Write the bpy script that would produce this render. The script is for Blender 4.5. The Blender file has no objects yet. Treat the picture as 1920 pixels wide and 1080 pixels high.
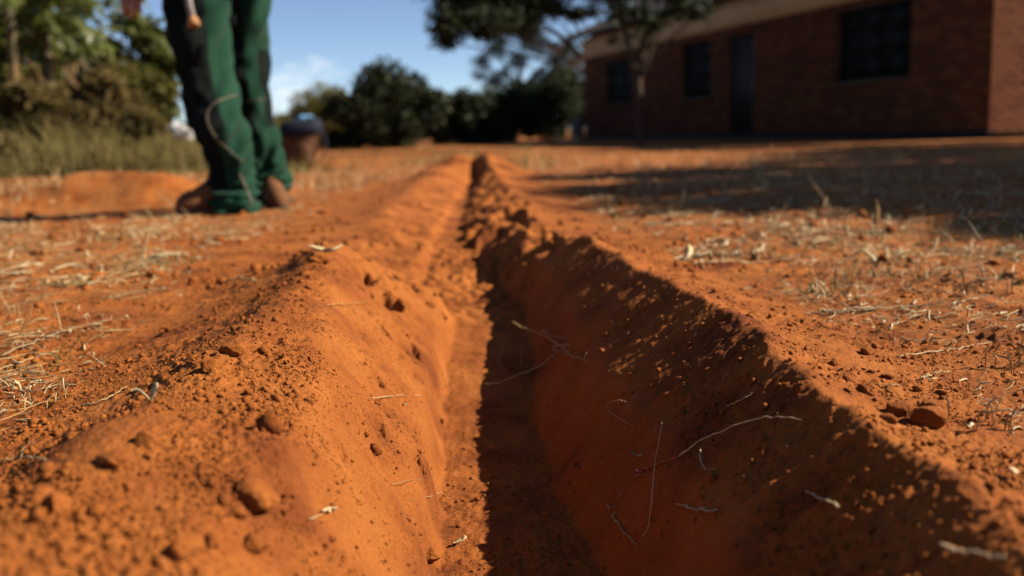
import bpy, bmesh, math, random
import numpy as np
from mathutils import Vector, Matrix
from mathutils.bvhtree import BVHTree

# ------------------------------------------------------------------ camera, sky, sun, exposure
SC = bpy.context.scene
COL = SC.collection
FPX = 1867.0                      # focal length in pixels of a 1920 wide frame (35 mm)
CAM_H = 0.27                      # the camera is held just above the ground
PITCH = math.atan(294 / FPX)
ROLL = math.radians(1.8)
SUN_EL = math.radians(33.8)
SUN_AZ = math.radians(-2.0)       # sun stands to the right (+X), a little beyond the trench (+Y)

F_ = np.array([0, math.cos(PITCH), -math.sin(PITCH)])
U0 = np.array([0, math.sin(PITCH), math.cos(PITCH)])
R0 = np.array([1.0, 0, 0])
R_ = R0 * math.cos(ROLL) - U0 * math.sin(ROLL)
U_ = U0 * math.cos(ROLL) + R0 * math.sin(ROLL)

cd = bpy.data.cameras.new('camera')
cam = bpy.data.objects.new('camera', cd)
COL.objects.link(cam)
M = Matrix(((R_[0], U_[0], -F_[0], 0), (R_[1], U_[1], -F_[1], 0), (R_[2], U_[2], -F_[2], CAM_H), (0, 0, 0, 1)))
cam.matrix_world = M
cd.sensor_width = 36.0
cd.lens = 36.0 * FPX / 1920.0
cd.clip_start = 0.02
cd.clip_end = 5000
cd.dof.use_dof = True
cd.dof.focus_distance = 1.02
cd.dof.aperture_fstop = 3.8
cd.dof.aperture_blades = 7
SC.camera = cam

W = bpy.data.worlds.new('World')
SC.world = W
W.use_nodes = True
wn, wl = W.node_tree.nodes, W.node_tree.links
for n in list(wn): wn.remove(n)
wo = wn.new('ShaderNodeOutputWorld'); bg = wn.new('ShaderNodeBackground')
sky = wn.new('ShaderNodeTexSky'); sky.sky_type = 'NISHITA'; sky.sun_disc = False
sky.sun_elevation = SUN_EL; sky.sun_rotation = math.pi / 2 + SUN_AZ
sky.air_density = 0.60; sky.dust_density = 0.05; sky.ozone_density = 1.2; sky.altitude = 1200
bg.inputs[1].default_value = 0.05
# fair weather clouds: soft noise over the whole sky dome, mostly low down
tc = wn.new('ShaderNodeTexCoord'); mp = wn.new('ShaderNodeMapping'); mp.inputs['Scale'].default_value = (1, 1, 2.6)
mp.inputs['Location'].default_value = (3.1, 0.4, 0.117); mp.inputs['Rotation'].default_value = (0, 0, math.radians(-4.5))
cn = wn.new('ShaderNodeTexNoise'); cn.inputs['Scale'].default_value = 4.2; cn.inputs['Detail'].default_value = 7; cn.inputs['Roughness'].default_value = 0.55
cr = wn.new('ShaderNodeValToRGB'); cr.color_ramp.elements[0].position = 0.60; cr.color_ramp.elements[1].position = 0.72
cmix = wn.new('ShaderNodeMix'); cmix.data_type = 'RGBA'
cmix.inputs[7].default_value = (8.5, 8.6, 8.6, 1)
wl.new(tc.outputs['Generated'], mp.inputs[0]); wl.new(mp.outputs[0], cn.inputs['Vector']); wl.new(cn.outputs[0], cr.inputs[0])
wl.new(cr.outputs[0], cmix.inputs[0]); wl.new(sky.outputs[0], cmix.inputs[6])
wl.new(cmix.outputs[2], bg.inputs[0]); wl.new(bg.outputs[0], wo.inputs[0])

sd = bpy.data.lights.new('sun', 'SUN'); sun = bpy.data.objects.new('sun', sd); COL.objects.link(sun)
sd.energy = 5.0; sd.angle = math.radians(0.5); sd.color = (1.0, 0.89, 0.74)
SUN_DIR = Vector((math.cos(SUN_EL) * math.cos(SUN_AZ), -math.cos(SUN_EL) * math.sin(SUN_AZ), math.sin(SUN_EL)))
sun.rotation_euler = SUN_DIR.to_track_quat('Z', 'Y').to_euler()

SC.view_settings.view_transform = 'Standard'
SC.view_settings.look = 'None'
SC.view_settings.exposure = 1.44
SC.view_settings.gamma = 1.0
SC.view_settings.use_curve_mapping = False
SC.render.engine = 'CYCLES'
SC.cycles.max_bounces = 6
SC.cycles.diffuse_bounces = 1

rng = np.random.default_rng(11)
random.seed(5)

# ------------------------------------------------------------------ helpers
def ray(px, py):
    d = F_ * FPX + R_ * (px - 960) + U_ * (540 - py)
    return d / np.linalg.norm(d)

def at_y(px, py, Y):
    d = ray(px, py)
    return Vector((d * (Y / d[1])) + np.array([0, 0, CAM_H]))

def hsh(ix, iy, seed):
    h = (ix.astype(np.int64) * 374761393 + iy.astype(np.int64) * 668265263 + seed * 1442695041) & 0xFFFFFFFF
    h = ((h ^ (h >> 13)) * 1274126177) & 0xFFFFFFFF
    h = ((h ^ (h >> 16)) * 2246822519) & 0xFFFFFFFF
    return (h ^ (h >> 15)) & 0xFFFFFFFF

def pn(x, y, seed=0):
    """2-D gradient noise, about -0.7 .. 0.7"""
    x = np.asarray(x, float); y = np.asarray(y, float)
    x0 = np.floor(x); y0 = np.floor(y); fx = x - x0; fy = y - y0
    u = fx * fx * fx * (fx * (fx * 6 - 15) + 10); v = fy * fy * fy * (fy * (fy * 6 - 15) + 10)
    def g(dx, dy):
        a = hsh(x0 + dx, y0 + dy, seed) * (2 * math.pi / 4294967296.0)
        return np.cos(a) * (fx - dx) + np.sin(a) * (fy - dy)
    a = g(0, 0); b = g(1, 0); c = g(0, 1); d = g(1, 1)
    return (a + u * (b - a)) + v * ((c + u * (d - c)) - (a + u * (b - a)))

def fbm(x, y, seed=0, o=4, gain=0.5):
    s = 0; a = 1.0; k = 1.0
    for i in range(o):
        s = s + a * pn(x * k + 7.3 * i, y * k - 3.1 * i, seed + i); a *= gain; k *= 2.03
    return s

def sst(a, b, x):
    t = np.clip((x - a) / (b - a), 0, 1); return t * t * (3 - 2 * t)

def mesh_np(name, V, Fq, mat=None, smooth=False):
    """V (n,3); Fq a list of (m,k) index arrays with k = 3 or 4"""
    me = bpy.data.meshes.new(name)
    V = np.asarray(V, np.float32)
    if not isinstance(Fq, (list, tuple)): Fq = [Fq]
    Fq = [np.asarray(f, np.int32) for f in Fq if len(f)]
    me.vertices.add(len(V)); me.vertices.foreach_set('co', V.ravel())
    nl = sum(f.size for f in Fq); npoly = sum(len(f) for f in Fq)
    me.loops.add(nl); me.loops.foreach_set('vertex_index', np.concatenate([f.ravel() for f in Fq]))
    me.polygons.add(npoly)
    tot = np.concatenate([np.full(len(f), f.shape[1], np.int32) for f in Fq])
    st = np.concatenate([[0], np.cumsum(tot)[:-1]]).astype(np.int32)
    me.polygons.foreach_set('loop_start', st)
    me.polygons.foreach_set('loop_total', tot)
    if smooth: me.polygons.foreach_set('use_smooth', np.ones(npoly, bool))
    me.update(calc_edges=True); me.validate()
    if mat: me.materials.append(mat)
    return me

def link(name, me, parent=None):
    o = bpy.data.objects.new(name, me); COL.objects.link(o)
    if parent is not None: o.parent = parent
    return o

def empty(name, loc=(0, 0, 0), rz=0.0):
    o = bpy.data.objects.new(name, None); COL.objects.link(o)
    o.location = loc; o.rotation_euler = (0, 0, rz); o.empty_display_size = 0.1
    return o

def tag(o, label=None, cat=None, group=None, kind=None):
    if label: o['label'] = label
    if cat: o['category'] = cat
    if group: o['group'] = group
    if kind: o['kind'] = kind
    return o

class MB:
    """collects tubes, boxes and sheets into one mesh"""
    def __init__(s): s.v = []; s.q = []; s.t = []; s.n = 0
    def add(s, V, q=(), t=()):
        V = np.asarray(V, float); s.v.append(V)
        if len(q): s.q.append(np.asarray(q) + s.n)
        if len(t): s.t.append(np.asarray(t) + s.n)
        s.n += len(V)
    def box(s, lo, hi, M=None):
        x0, y0, z0 = lo; x1, y1, z1 = hi
        V = np.array([[x0, y0, z0], [x1, y0, z0], [x1, y1, z0], [x0, y1, z0], [x0, y0, z1], [x1, y0, z1], [x1, y1, z1], [x0, y1, z1]], float)
        if M is not None: V = V @ np.array(M.to_3x3()).T + np.array(M.translation)
        s.add(V, [[0, 3, 2, 1], [4, 5, 6, 7], [0, 1, 5, 4], [1, 2, 6, 5], [2, 3, 7, 6], [3, 0, 4, 7]])
    def tube(s, P, R, n=8, flat=1.0, cap=True, tip=None):
        P = np.asarray(P, float); m = len(P); R = np.broadcast_to(np.asarray(R, float), (m,))
        T = np.gradient(P, axis=0); T /= (np.linalg.norm(T, axis=1)[:, None] + 1e-12)
        ref = np.array([0, 0, 1.0]) if abs(T[0][2]) < 0.9 else np.array([1.0, 0, 0])
        V = []
        a = np.arange(n) * 2 * math.pi / n
        N = np.cross(T[0], ref); N /= np.linalg.norm(N)
        for i in range(m):
            N = N - T[i] * (N @ T[i]); N /= (np.linalg.norm(N) + 1e-12); B = np.cross(T[i], N)
            V.append(P[i] + R[i] * (np.cos(a)[:, None] * N + flat * np.sin(a)[:, None] * B))
        V = np.concatenate(V)
        i = np.arange(m - 1)[:, None] * n; j = np.arange(n)[None, :]; k = (j + 1) % n
        q = np.stack([i + j, i + k, i + n + k, i + n + j], -1).reshape(-1, 4)
        t = []
        if cap:
            V = np.concatenate([V, P[:1], P[-1:]]); c0, c1 = m * n, m * n + 1
            for jj in range(n):
                kk = (jj + 1) % n
                t.append([c0, kk, jj]); t.append([c1, (m - 1) * n + jj, (m - 1) * n + kk])
        s.add(V, q, t)
    def rings(s, RV, closed=True, cap=False):
        """loft through rings (m, n, 3)"""
        RV = np.asarray(RV, float); m, n = RV.shape[:2]
        i = np.arange(m - 1)[:, None] * n; j = np.arange(n if closed else n - 1)[None, :]; k = (j + 1) % n
        q = np.stack([i + j, i + k, i + n + k, i + n + j], -1).reshape(-1, 4)
        V = RV.reshape(-1, 3); t = []
        if cap:
            V = np.concatenate([V, RV[0].mean(0)[None], RV[-1].mean(0)[None]])
            for jj in range(n):
                kk = (jj + 1) % n
                t.append([m * n, kk, jj]); t.append([m * n + 1, (m - 1) * n + jj, (m - 1) * n + kk])
        s.add(V, q, t)
    def mesh(s, name, mat, smooth=False):
        f = []
        if s.q: f.append(np.concatenate(s.q))
        if s.t: f.append(np.concatenate(s.t))
        return mesh_np(name, np.concatenate(s.v), f, mat, smooth)
    def build(s, name, mat, parent=None, smooth=False):
        return link(name, s.mesh(name, mat, smooth), parent)

def spline(P, n):
    """Catmull-Rom through control points"""
    P = np.asarray([list(p) for p in P], float)
    if len(P) == 2: return P[0] + (P[1] - P[0]) * np.linspace(0, 1, n)[:, None]
    Q = np.concatenate([[2 * P[0] - P[1]], P, [2 * P[-1] - P[-2]]]); out = []
    for u in np.linspace(0, len(P) - 1 - 1e-9, n):
        i = int(u); t = u - i; a, b, c, d = Q[i:i + 4]
        out.append(0.5 * ((2 * b) + (c - a) * t + (2 * a - 5 * b + 4 * c - d) * t * t + (3 * b - a - 3 * c + d) * t ** 3))
    return np.array(out)

# ------------------------------------------------------------------ materials
K_ALB = 0.60                     # the photograph is exposed for the shade: surfaces as dark as they really are
def new_mat(name):
    m = bpy.data.materials.new(name); m.use_nodes = True
    return m, m.node_tree.nodes, m.node_tree.links, m.node_tree.nodes['Principled BSDF']

def mat_noise(name, cols, scale=20.0, rough=0.9, bump=0.0, bscale=None, detail=6, spec=0.2, coord='Object', stretch=(1, 1, 1), trans=0.0, sheen=0.0):
    """colour ramp over noise, optional bump; the everyday procedural material"""
    m, n, l, b = new_mat(name)
    t = n.new('ShaderNodeTexCoord'); mp = n.new('ShaderNodeMapping'); mp.inputs['Scale'].default_value = stretch
    l.new(t.outputs[coord], mp.inputs[0])
    nz = n.new('ShaderNodeTexNoise'); nz.inputs['Scale'].default_value = scale; nz.inputs['Detail'].default_value = detail; nz.inputs['Roughness'].default_value = 0.6
    l.new(mp.outputs[0], nz.inputs['Vector'])
    r = n.new('ShaderNodeValToRGB'); e = r.color_ramp.elements
    while len(e) < len(cols): e.new(0.5)
    for i, c in enumerate(cols):
        e[i].position = 0.32 + 0.36 * i / max(1, len(cols) - 1); e[i].color = (c[0] * K_ALB, c[1] * K_ALB, c[2] * K_ALB, 1)
    l.new(nz.outputs[0], r.inputs[0]); l.new(r.outputs[0], b.inputs['Base Color'])
    b.inputs['Roughness'].default_value = rough; b.inputs['Specular IOR Level'].default_value = spec
    if sheen: b.inputs['Sheen Weight'].default_value = sheen
    if bump:
        n2 = n.new('ShaderNodeTexNoise'); n2.inputs['Scale'].default_value = bscale or scale * 4; n2.inputs['Detail'].default_value = 5
        l.new(mp.outputs[0], n2.inputs['Vector'])
        bp = n.new('ShaderNodeBump'); bp.inputs['Strength'].default_value = 0.7; bp.inputs['Distance'].default_value = bump
        l.new(n2.outputs[0], bp.inputs['Height']); l.new(bp.outputs[0], b.inputs['Normal'])
    if trans:
        tr = n.new('ShaderNodeBsdfTranslucent'); l.new(r.outputs[0], tr.inputs[0])
        mx = n.new('ShaderNodeMixShader'); mx.inputs[0].default_value = trans
        l.new(b.outputs[0], mx.inputs[1]); l.new(tr.outputs[0], mx.inputs[2]); l.new(mx.outputs[0], n['Material Output'].inputs[0])
    return m

def soil_material(name, field):
    """red laterite soil: fine grain relief, colour drifting between fresh orange and darker damp earth"""
    m, n, l, b = new_mat(name)
    t = n.new('ShaderNodeTexCoord')
    def noise(sc, det=5, ro=0.6, vec=None):
        q = n.new('ShaderNodeTexNoise'); q.inputs['Scale'].default_value = sc; q.inputs['Detail'].default_value = det; q.inputs['Roughness'].default_value = ro
        l.new(vec or t.outputs['Object'], q.inputs['Vector']); return q
    def ramp(src, stops):
        r = n.new('ShaderNodeValToRGB'); e = r.color_ramp.elements
        while len(e) < len(stops): e.new(0.5)
        for i, (p, c) in enumerate(stops): e[i].position = p; e[i].color = (*c, 1)
        l.new(src, r.inputs[0]); return r
    def mix(fac, a, c, mode='MIX'):
        x = n.new('ShaderNodeMix'); x.data_type = 'RGBA'; x.blend_type = mode
        if isinstance(fac, float): x.inputs[0].default_value = fac
        else: l.new(fac, x.inputs[0])
        l.new(a, x.inputs[6])
        if isinstance(c, tuple): x.inputs[7].default_value = (*c, 1)
        else: l.new(c, x.inputs[7])
        return x.outputs[2]
    big = ramp(noise(7, 5).outputs[0], [(0.33, (0.128, 0.033, 0.0066)), (0.48, (0.215, 0.063, 0.0118)), (0.68, (0.275, 0.090, 0.0178))])
    grain = ramp(noise(420, 3, 0.7).outputs[0], [(0.30, (0.62, 0.58, 0.55)), (0.52, (1, 1, 1)), (0.74, (1.25, 1.3, 1.4))])
    col = mix(0.8, big.outputs[0], grain.outputs[0], 'MULTIPLY')
    if field:
        # trodden straw dust over the open ground away from the dug earth
        at = n.new('ShaderNodeAttribute'); at.attribute_name = 'field'
        pm = ramp(noise(3.1, 6, 0.7).outputs[0], [(0.46, (0, 0, 0)), (0.66, (1, 1, 1))])
        mu = n.new('ShaderNodeMath'); mu.operation = 'MULTIPLY'; l.new(at.outputs['Fac'], mu.inputs[0]); l.new(pm.outputs[0], mu.inputs[1])
        m2 = n.new('ShaderNodeMath'); m2.operation = 'MULTIPLY'; l.new(mu.outputs[0], m2.inputs[0]); m2.inputs[1].default_value = 0.62
        dust = ramp(noise(60, 4).outputs[0], [(0.35, (0.18, 0.083, 0.026)), (0.65, (0.27, 0.145, 0.054))])
        col = mix(m2.outputs[0], col, dust.outputs[0])
    l.new(col, b.inputs['Base Color'])
    b.inputs['Roughness'].default_value = 0.95; b.inputs['Specular IOR Level'].default_value = 0.12
    n1 = noise(190, 5, 0.7); n2 = noise(700, 2, 0.6)
    ad = n.new('ShaderNodeMath'); ad.operation = 'MULTIPLY_ADD'; l.new(n2.outputs[0], ad.inputs[0]); ad.inputs[1].default_value = 0.35; l.new(n1.outputs[0], ad.inputs[2])
    bp = n.new('ShaderNodeBump'); bp.inputs['Strength'].default_value = 0.9; bp.inputs['Distance'].default_value = 0.0042
    l.new(ad.outputs[0], bp.inputs['Height']); l.new(bp.outputs[0], b.inputs['Normal'])
    return m

SOIL = soil_material('red_soil', True)
CLOD = soil_material('red_soil_clod', False)
STRAW = mat_noise('dry_straw', [(0.26, 0.14, 0.05), (0.44, 0.28, 0.11), (0.58, 0.42, 0.20)], 35, 0.6, spec=0.3)
STRAW_PALE = mat_noise('bleached_straw', [(0.46, 0.32, 0.15), (0.70, 0.55, 0.31)], 60, 0.55, spec=0.3)
STEM = mat_noise('sun_brightened_stem', [(0.46, 0.33, 0.15), (0.64, 0.50, 0.26), (0.80, 0.66, 0.38)], 160, 0.5, bump=0.0006, bscale=500, spec=0.4)  # raised warm albedo stands in for sunlight missing on the shaded wall
STEM_RED = mat_noise('purple_red_stem', [(0.38, 0.05, 0.045), (0.52, 0.10, 0.08)], 120, 0.45, spec=0.4)
HUSK = mat_noise('pale_husk', [(0.50, 0.33, 0.16), (0.70, 0.52, 0.30)], 90, 0.7)
STICK = mat_noise('weathered_stick', [(0.20, 0.13, 0.07), (0.38, 0.27, 0.15)], 50, 0.8, bump=0.001)
WEED = mat_noise('weed_green', [(0.06, 0.10, 0.025), (0.14, 0.19, 0.05)], 30, 0.6, trans=0.25)
GRASS = mat_noise('olive_grass', [(0.13, 0.12, 0.03), (0.27, 0.22, 0.07), (0.42, 0.30, 0.12)], 1.6, 0.75, trans=0.45)
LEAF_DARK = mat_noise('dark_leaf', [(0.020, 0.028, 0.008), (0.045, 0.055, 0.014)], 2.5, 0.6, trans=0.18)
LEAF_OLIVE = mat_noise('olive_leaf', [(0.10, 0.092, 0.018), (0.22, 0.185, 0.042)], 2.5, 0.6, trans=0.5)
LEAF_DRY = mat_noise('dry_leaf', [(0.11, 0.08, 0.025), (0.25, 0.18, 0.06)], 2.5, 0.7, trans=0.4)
LEAF_SUNNY = mat_noise('sunny_leaf', [(0.09, 0.11, 0.022), (0.20, 0.215, 0.05)], 2.5, 0.5, trans=0.5)  # lighter leaf green, the sunlit look is put into the colour
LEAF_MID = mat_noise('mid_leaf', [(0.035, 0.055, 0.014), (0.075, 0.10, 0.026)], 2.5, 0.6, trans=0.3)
LEAF_FEATHER = mat_noise('feathery_leaf', [(0.03, 0.05, 0.022), (0.06, 0.085, 0.035)], 2.5, 0.6, trans=0.25)
BANANA = mat_noise('banana_leaf', [(0.08, 0.105, 0.02), (0.16, 0.19, 0.04), (0.28, 0.28, 0.075)], 2.2, 0.4, spec=0.5, trans=0.5)
BANANA_DRY = mat_noise('dry_banana_leaf', [(0.12, 0.065, 0.025), (0.25, 0.15, 0.06)], 4, 0.8, trans=0.2)
PSEUDO = mat_noise('banana_stem', [(0.06, 0.045, 0.02), (0.13, 0.10, 0.045)], 6, 0.7, stretch=(1, 1, 0.3))
BARK = mat_noise('bark', [(0.05, 0.032, 0.02), (0.12, 0.08, 0.05)], 9, 0.9, bump=0.01, stretch=(1, 1, 0.25))
TROUSER = mat_noise('green_work_cloth', [(0.005, 0.032, 0.016), (0.009, 0.054, 0.028)], 14, 0.9, bump=0.0015, bscale=220, spec=0.1, sheen=0.05)
BLACK_CLOTH_AND_SHADE = mat_noise('black_work_cloth_and_shade', [(0.003, 0.005, 0.004), (0.006, 0.010, 0.008)], 20, 0.9, bump=0.0015, bscale=220, spec=0.1)
PIPING = mat_noise('pale_reflective_piping', [(0.17, 0.125, 0.09), (0.27, 0.21, 0.15)], 50, 0.5)
BOOT = mat_noise('dusty_brown_boot', [(0.12, 0.048, 0.018), (0.23, 0.092, 0.034)], 25, 0.85, bump=0.002)
RUBBER = mat_noise('boot_sole', [(0.05, 0.03, 0.02), (0.12, 0.06, 0.03)], 30, 0.9)
SKIN = mat_noise('sunburnt_skin', [(0.42, 0.15, 0.085), (0.52, 0.20, 0.12)], 20, 0.5, spec=0.35)
SHIRT = mat_noise('dark_green_shirt', [(0.01, 0.05, 0.03), (0.015, 0.07, 0.04)], 20, 0.9)
HAIR = mat_noise('brown_hair', [(0.03, 0.018, 0.010), (0.06, 0.035, 0.02)], 80, 0.6)
WOOD_TOOL = mat_noise('wooden_tool_handle', [(0.36, 0.17, 0.06), (0.48, 0.25, 0.10)], 30, 0.6)
STEEL = mat_noise('grey_tool_steel', [(0.20, 0.18, 0.16), (0.32, 0.29, 0.26)], 40, 0.45)
PACK = mat_noise('brown_canvas', [(0.07, 0.028, 0.012), (0.15, 0.062, 0.028)], 9, 0.9, bump=0.004)
NAVY = mat_noise('navy_fabric', [(0.008, 0.010, 0.022), (0.018, 0.022, 0.045)], 12, 0.85)
SKYBLUE = mat_noise('light_blue_cloth', [(0.10, 0.28, 0.50), (0.20, 0.44, 0.66)], 15, 0.7)
PLASTIC = mat_noise('white_plastic_bag', [(0.70, 0.70, 0.70), (0.86, 0.85, 0.83)], 15, 0.4, spec=0.5, trans=0.15)
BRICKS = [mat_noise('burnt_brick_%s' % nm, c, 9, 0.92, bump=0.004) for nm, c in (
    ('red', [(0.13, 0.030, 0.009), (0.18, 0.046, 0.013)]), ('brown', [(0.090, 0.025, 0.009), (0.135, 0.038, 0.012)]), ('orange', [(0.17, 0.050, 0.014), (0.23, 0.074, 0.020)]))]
MORTAR = mat_noise('sandy_mortar', [(0.11, 0.060, 0.030), (0.155, 0.088, 0.045)], 25, 0.95, bump=0.003)
BEAM = mat_noise('cream_painted_beam', [(0.62, 0.42, 0.20), (0.80, 0.57, 0.30)], 3, 0.85)
PLINTH = mat_noise('black_bitumen_plinth', [(0.010, 0.009, 0.008), (0.03, 0.025, 0.02)], 5, 0.85)
ROOF = mat_noise('grey_iron_roof', [(0.06, 0.055, 0.05), (0.13, 0.115, 0.10)], 4, 0.6)
TIMBER = mat_noise('dark_timber', [(0.03, 0.022, 0.016), (0.06, 0.045, 0.03)], 12, 0.8)
DOOR = mat_noise('blue_grey_door_paint', [(0.014, 0.011, 0.009), (0.028, 0.022, 0.018)], 6, 0.6)
FRAME = mat_noise('dark_green_window_frame', [(0.010, 0.010, 0.009), (0.02, 0.02, 0.018)], 10, 0.6)
GLASS, gn, gl, gb = new_mat('dusty_dark_glass')
gb.inputs['Base Color'].default_value = (0.006, 0.007, 0.006, 1); gb.inputs['Roughness'].default_value = 0.6; gb.inputs['Specular IOR Level'].default_value = 0.06
ROCK = mat_noise('tan_stone', [(0.34, 0.20, 0.11), (0.50, 0.34, 0.21)], 12, 0.9, bump=0.01)
DRUM = mat_noise('grey_drum_paint', [(0.10, 0.09, 0.085), (0.18, 0.165, 0.155)], 8, 0.6)

# ------------------------------------------------------------------ the ground: one sheet with the trench dug into it
KY = np.array([-3, 0.3, 0.46, 0.6, 0.72, 0.85, 1.0, 1.15, 1.36, 1.6, 1.84, 2.0, 2.2, 2.56, 2.93, 3.6, 4.4, 4.9, 5.5, 6.0, 6.6])
K_XR = [.265, .265, .265, .278, .268, .258, .265, .266, .243, .205, .178, .160, .128, .098, .070, .036, .004, -.03, -.07, -.11, -.18]
K_ZR = [.047, .047, .047, .048, .046, .046, .048, .048, .046, .045, .052, .058, .030, .020, .024, .024, .024, .034, .062, .085, 0]
K_XL = [-.19, -.185, -.182, -.180, -.172, -.180, -.195, -.22, -.254, -.283, -.312, -.345, -.395, -.40, -.405, -.42, -.43, -.42, -.38, -.33, -.30]
K_ZL = [.045, .045, .046, .046, .043, .044, .046, .047, .050, .057, .070, .040, -.018, -.004, .016, .024, .028, .036, .055, .08, 0]
K_FL = [-.07, -.070, -.071, -.073, -.076, -.080, -.086, -.095, -.108, -.116, -.112, -.140, -.20, -.215, -.22, -.225, -.23, -.23, -.23, -.225, -.25]
K_FR = [.085, .085, .085, .085, .085, .085, .068, .045, .034, .031, .032, .022, -.02, -.09, -.14, -.175, -.19, -.195, -.195, -.19, -.22]
K_ZF = [-.15, -.15, -.15, -.15, -.15, -.15, -.15, -.152, -.146, -.118, -.092, -.082, -.074, -.060, -.046, -.036, -.030, -.030, -.035, .01, 0]

def profile(X, Y):
    """smooth trench section without grain; also returns where on the section a point lies"""
    wob = 0.006 * pn(Y * 5.5, Y * 0 + 3.3, 21) + 0.004 * pn(Y * 17, Y * 0 + 1.7, 22)
    wob2 = 0.010 * pn(Y * 6.5, Y * 0 + 8.3, 23) + 0.004 * pn(Y * 21, Y * 0 + 5.7, 24)
    I = lambda a: np.interp(Y, KY, a)
    xr = I(K_XR) + wob; zr = I(K_ZR) + 0.005 * pn(Y * 9, Y * 0 + 0.5, 25) + 0.007 * pn(Y * 31, Y * 0 + 2.5, 26)
    xl = I(K_XL) + wob2; zl = I(K_ZL) + 0.010 * pn(Y * 8, Y * 0 + 4.5, 27)
    fl = I(K_FL) + 0.006 * pn(Y * 9, Y * 0, 28); fr = np.maximum(I(K_FR) + 0.018 * pn(Y * 4.5, Y * 0 + 9, 29), fl + .02); zf = I(K_ZF)
    zm = zf + 0.56 * (zr - zf); xm = fr + 0.38 * (xr - fr)          # steep cut below, loose slope above
    xc = np.minimum(np.interp(Y, [.3, .8, 1.1, 1.5, 1.84, 2.0, 2.2, 9], [-.305, -.295, -.300, -.305, -.330, -.37, -.42, -.5]) + 1.4 * wob2, xl - .012)   # top of the broad left bank
    zc = zl + 0.019 * (1 - sst(1.7, 2.1, Y)) + 0.008 * pn(Y * 13, Y * 0 + 6.1, 30)
    zml = zf + 0.33 * (zl - zf); xml = fl + 0.11 * (xl - fl)
    xs = [xc - 0.21, xc - 0.085, xc, xl, xml, fl, fr, xm, xr, xr + 0.055, xr + 0.19]
    zs = [0 * Y, 0.42 * zc, zc, zl, zml, zf, zf - .004, zm, zr, 0.50 * zr, 0 * Y]
    sm = 0.0032 + 0.009 * (1 - sst(xl + .02, xl + .06, X))
    z = 0
    for d in (-1.5, -0.75, 0, 0.75, 1.5):
        zz = zs[0]
        for i in range(len(xs) - 1):
            zz = zz + np.clip((X + d * sm - xs[i]) / (xs[i + 1] - xs[i]), 0, 1) * (zs[i + 1] - zs[i])
        z = z + zz / 5
    return z, xl, xml, fl, fr, xm, xr

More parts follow.
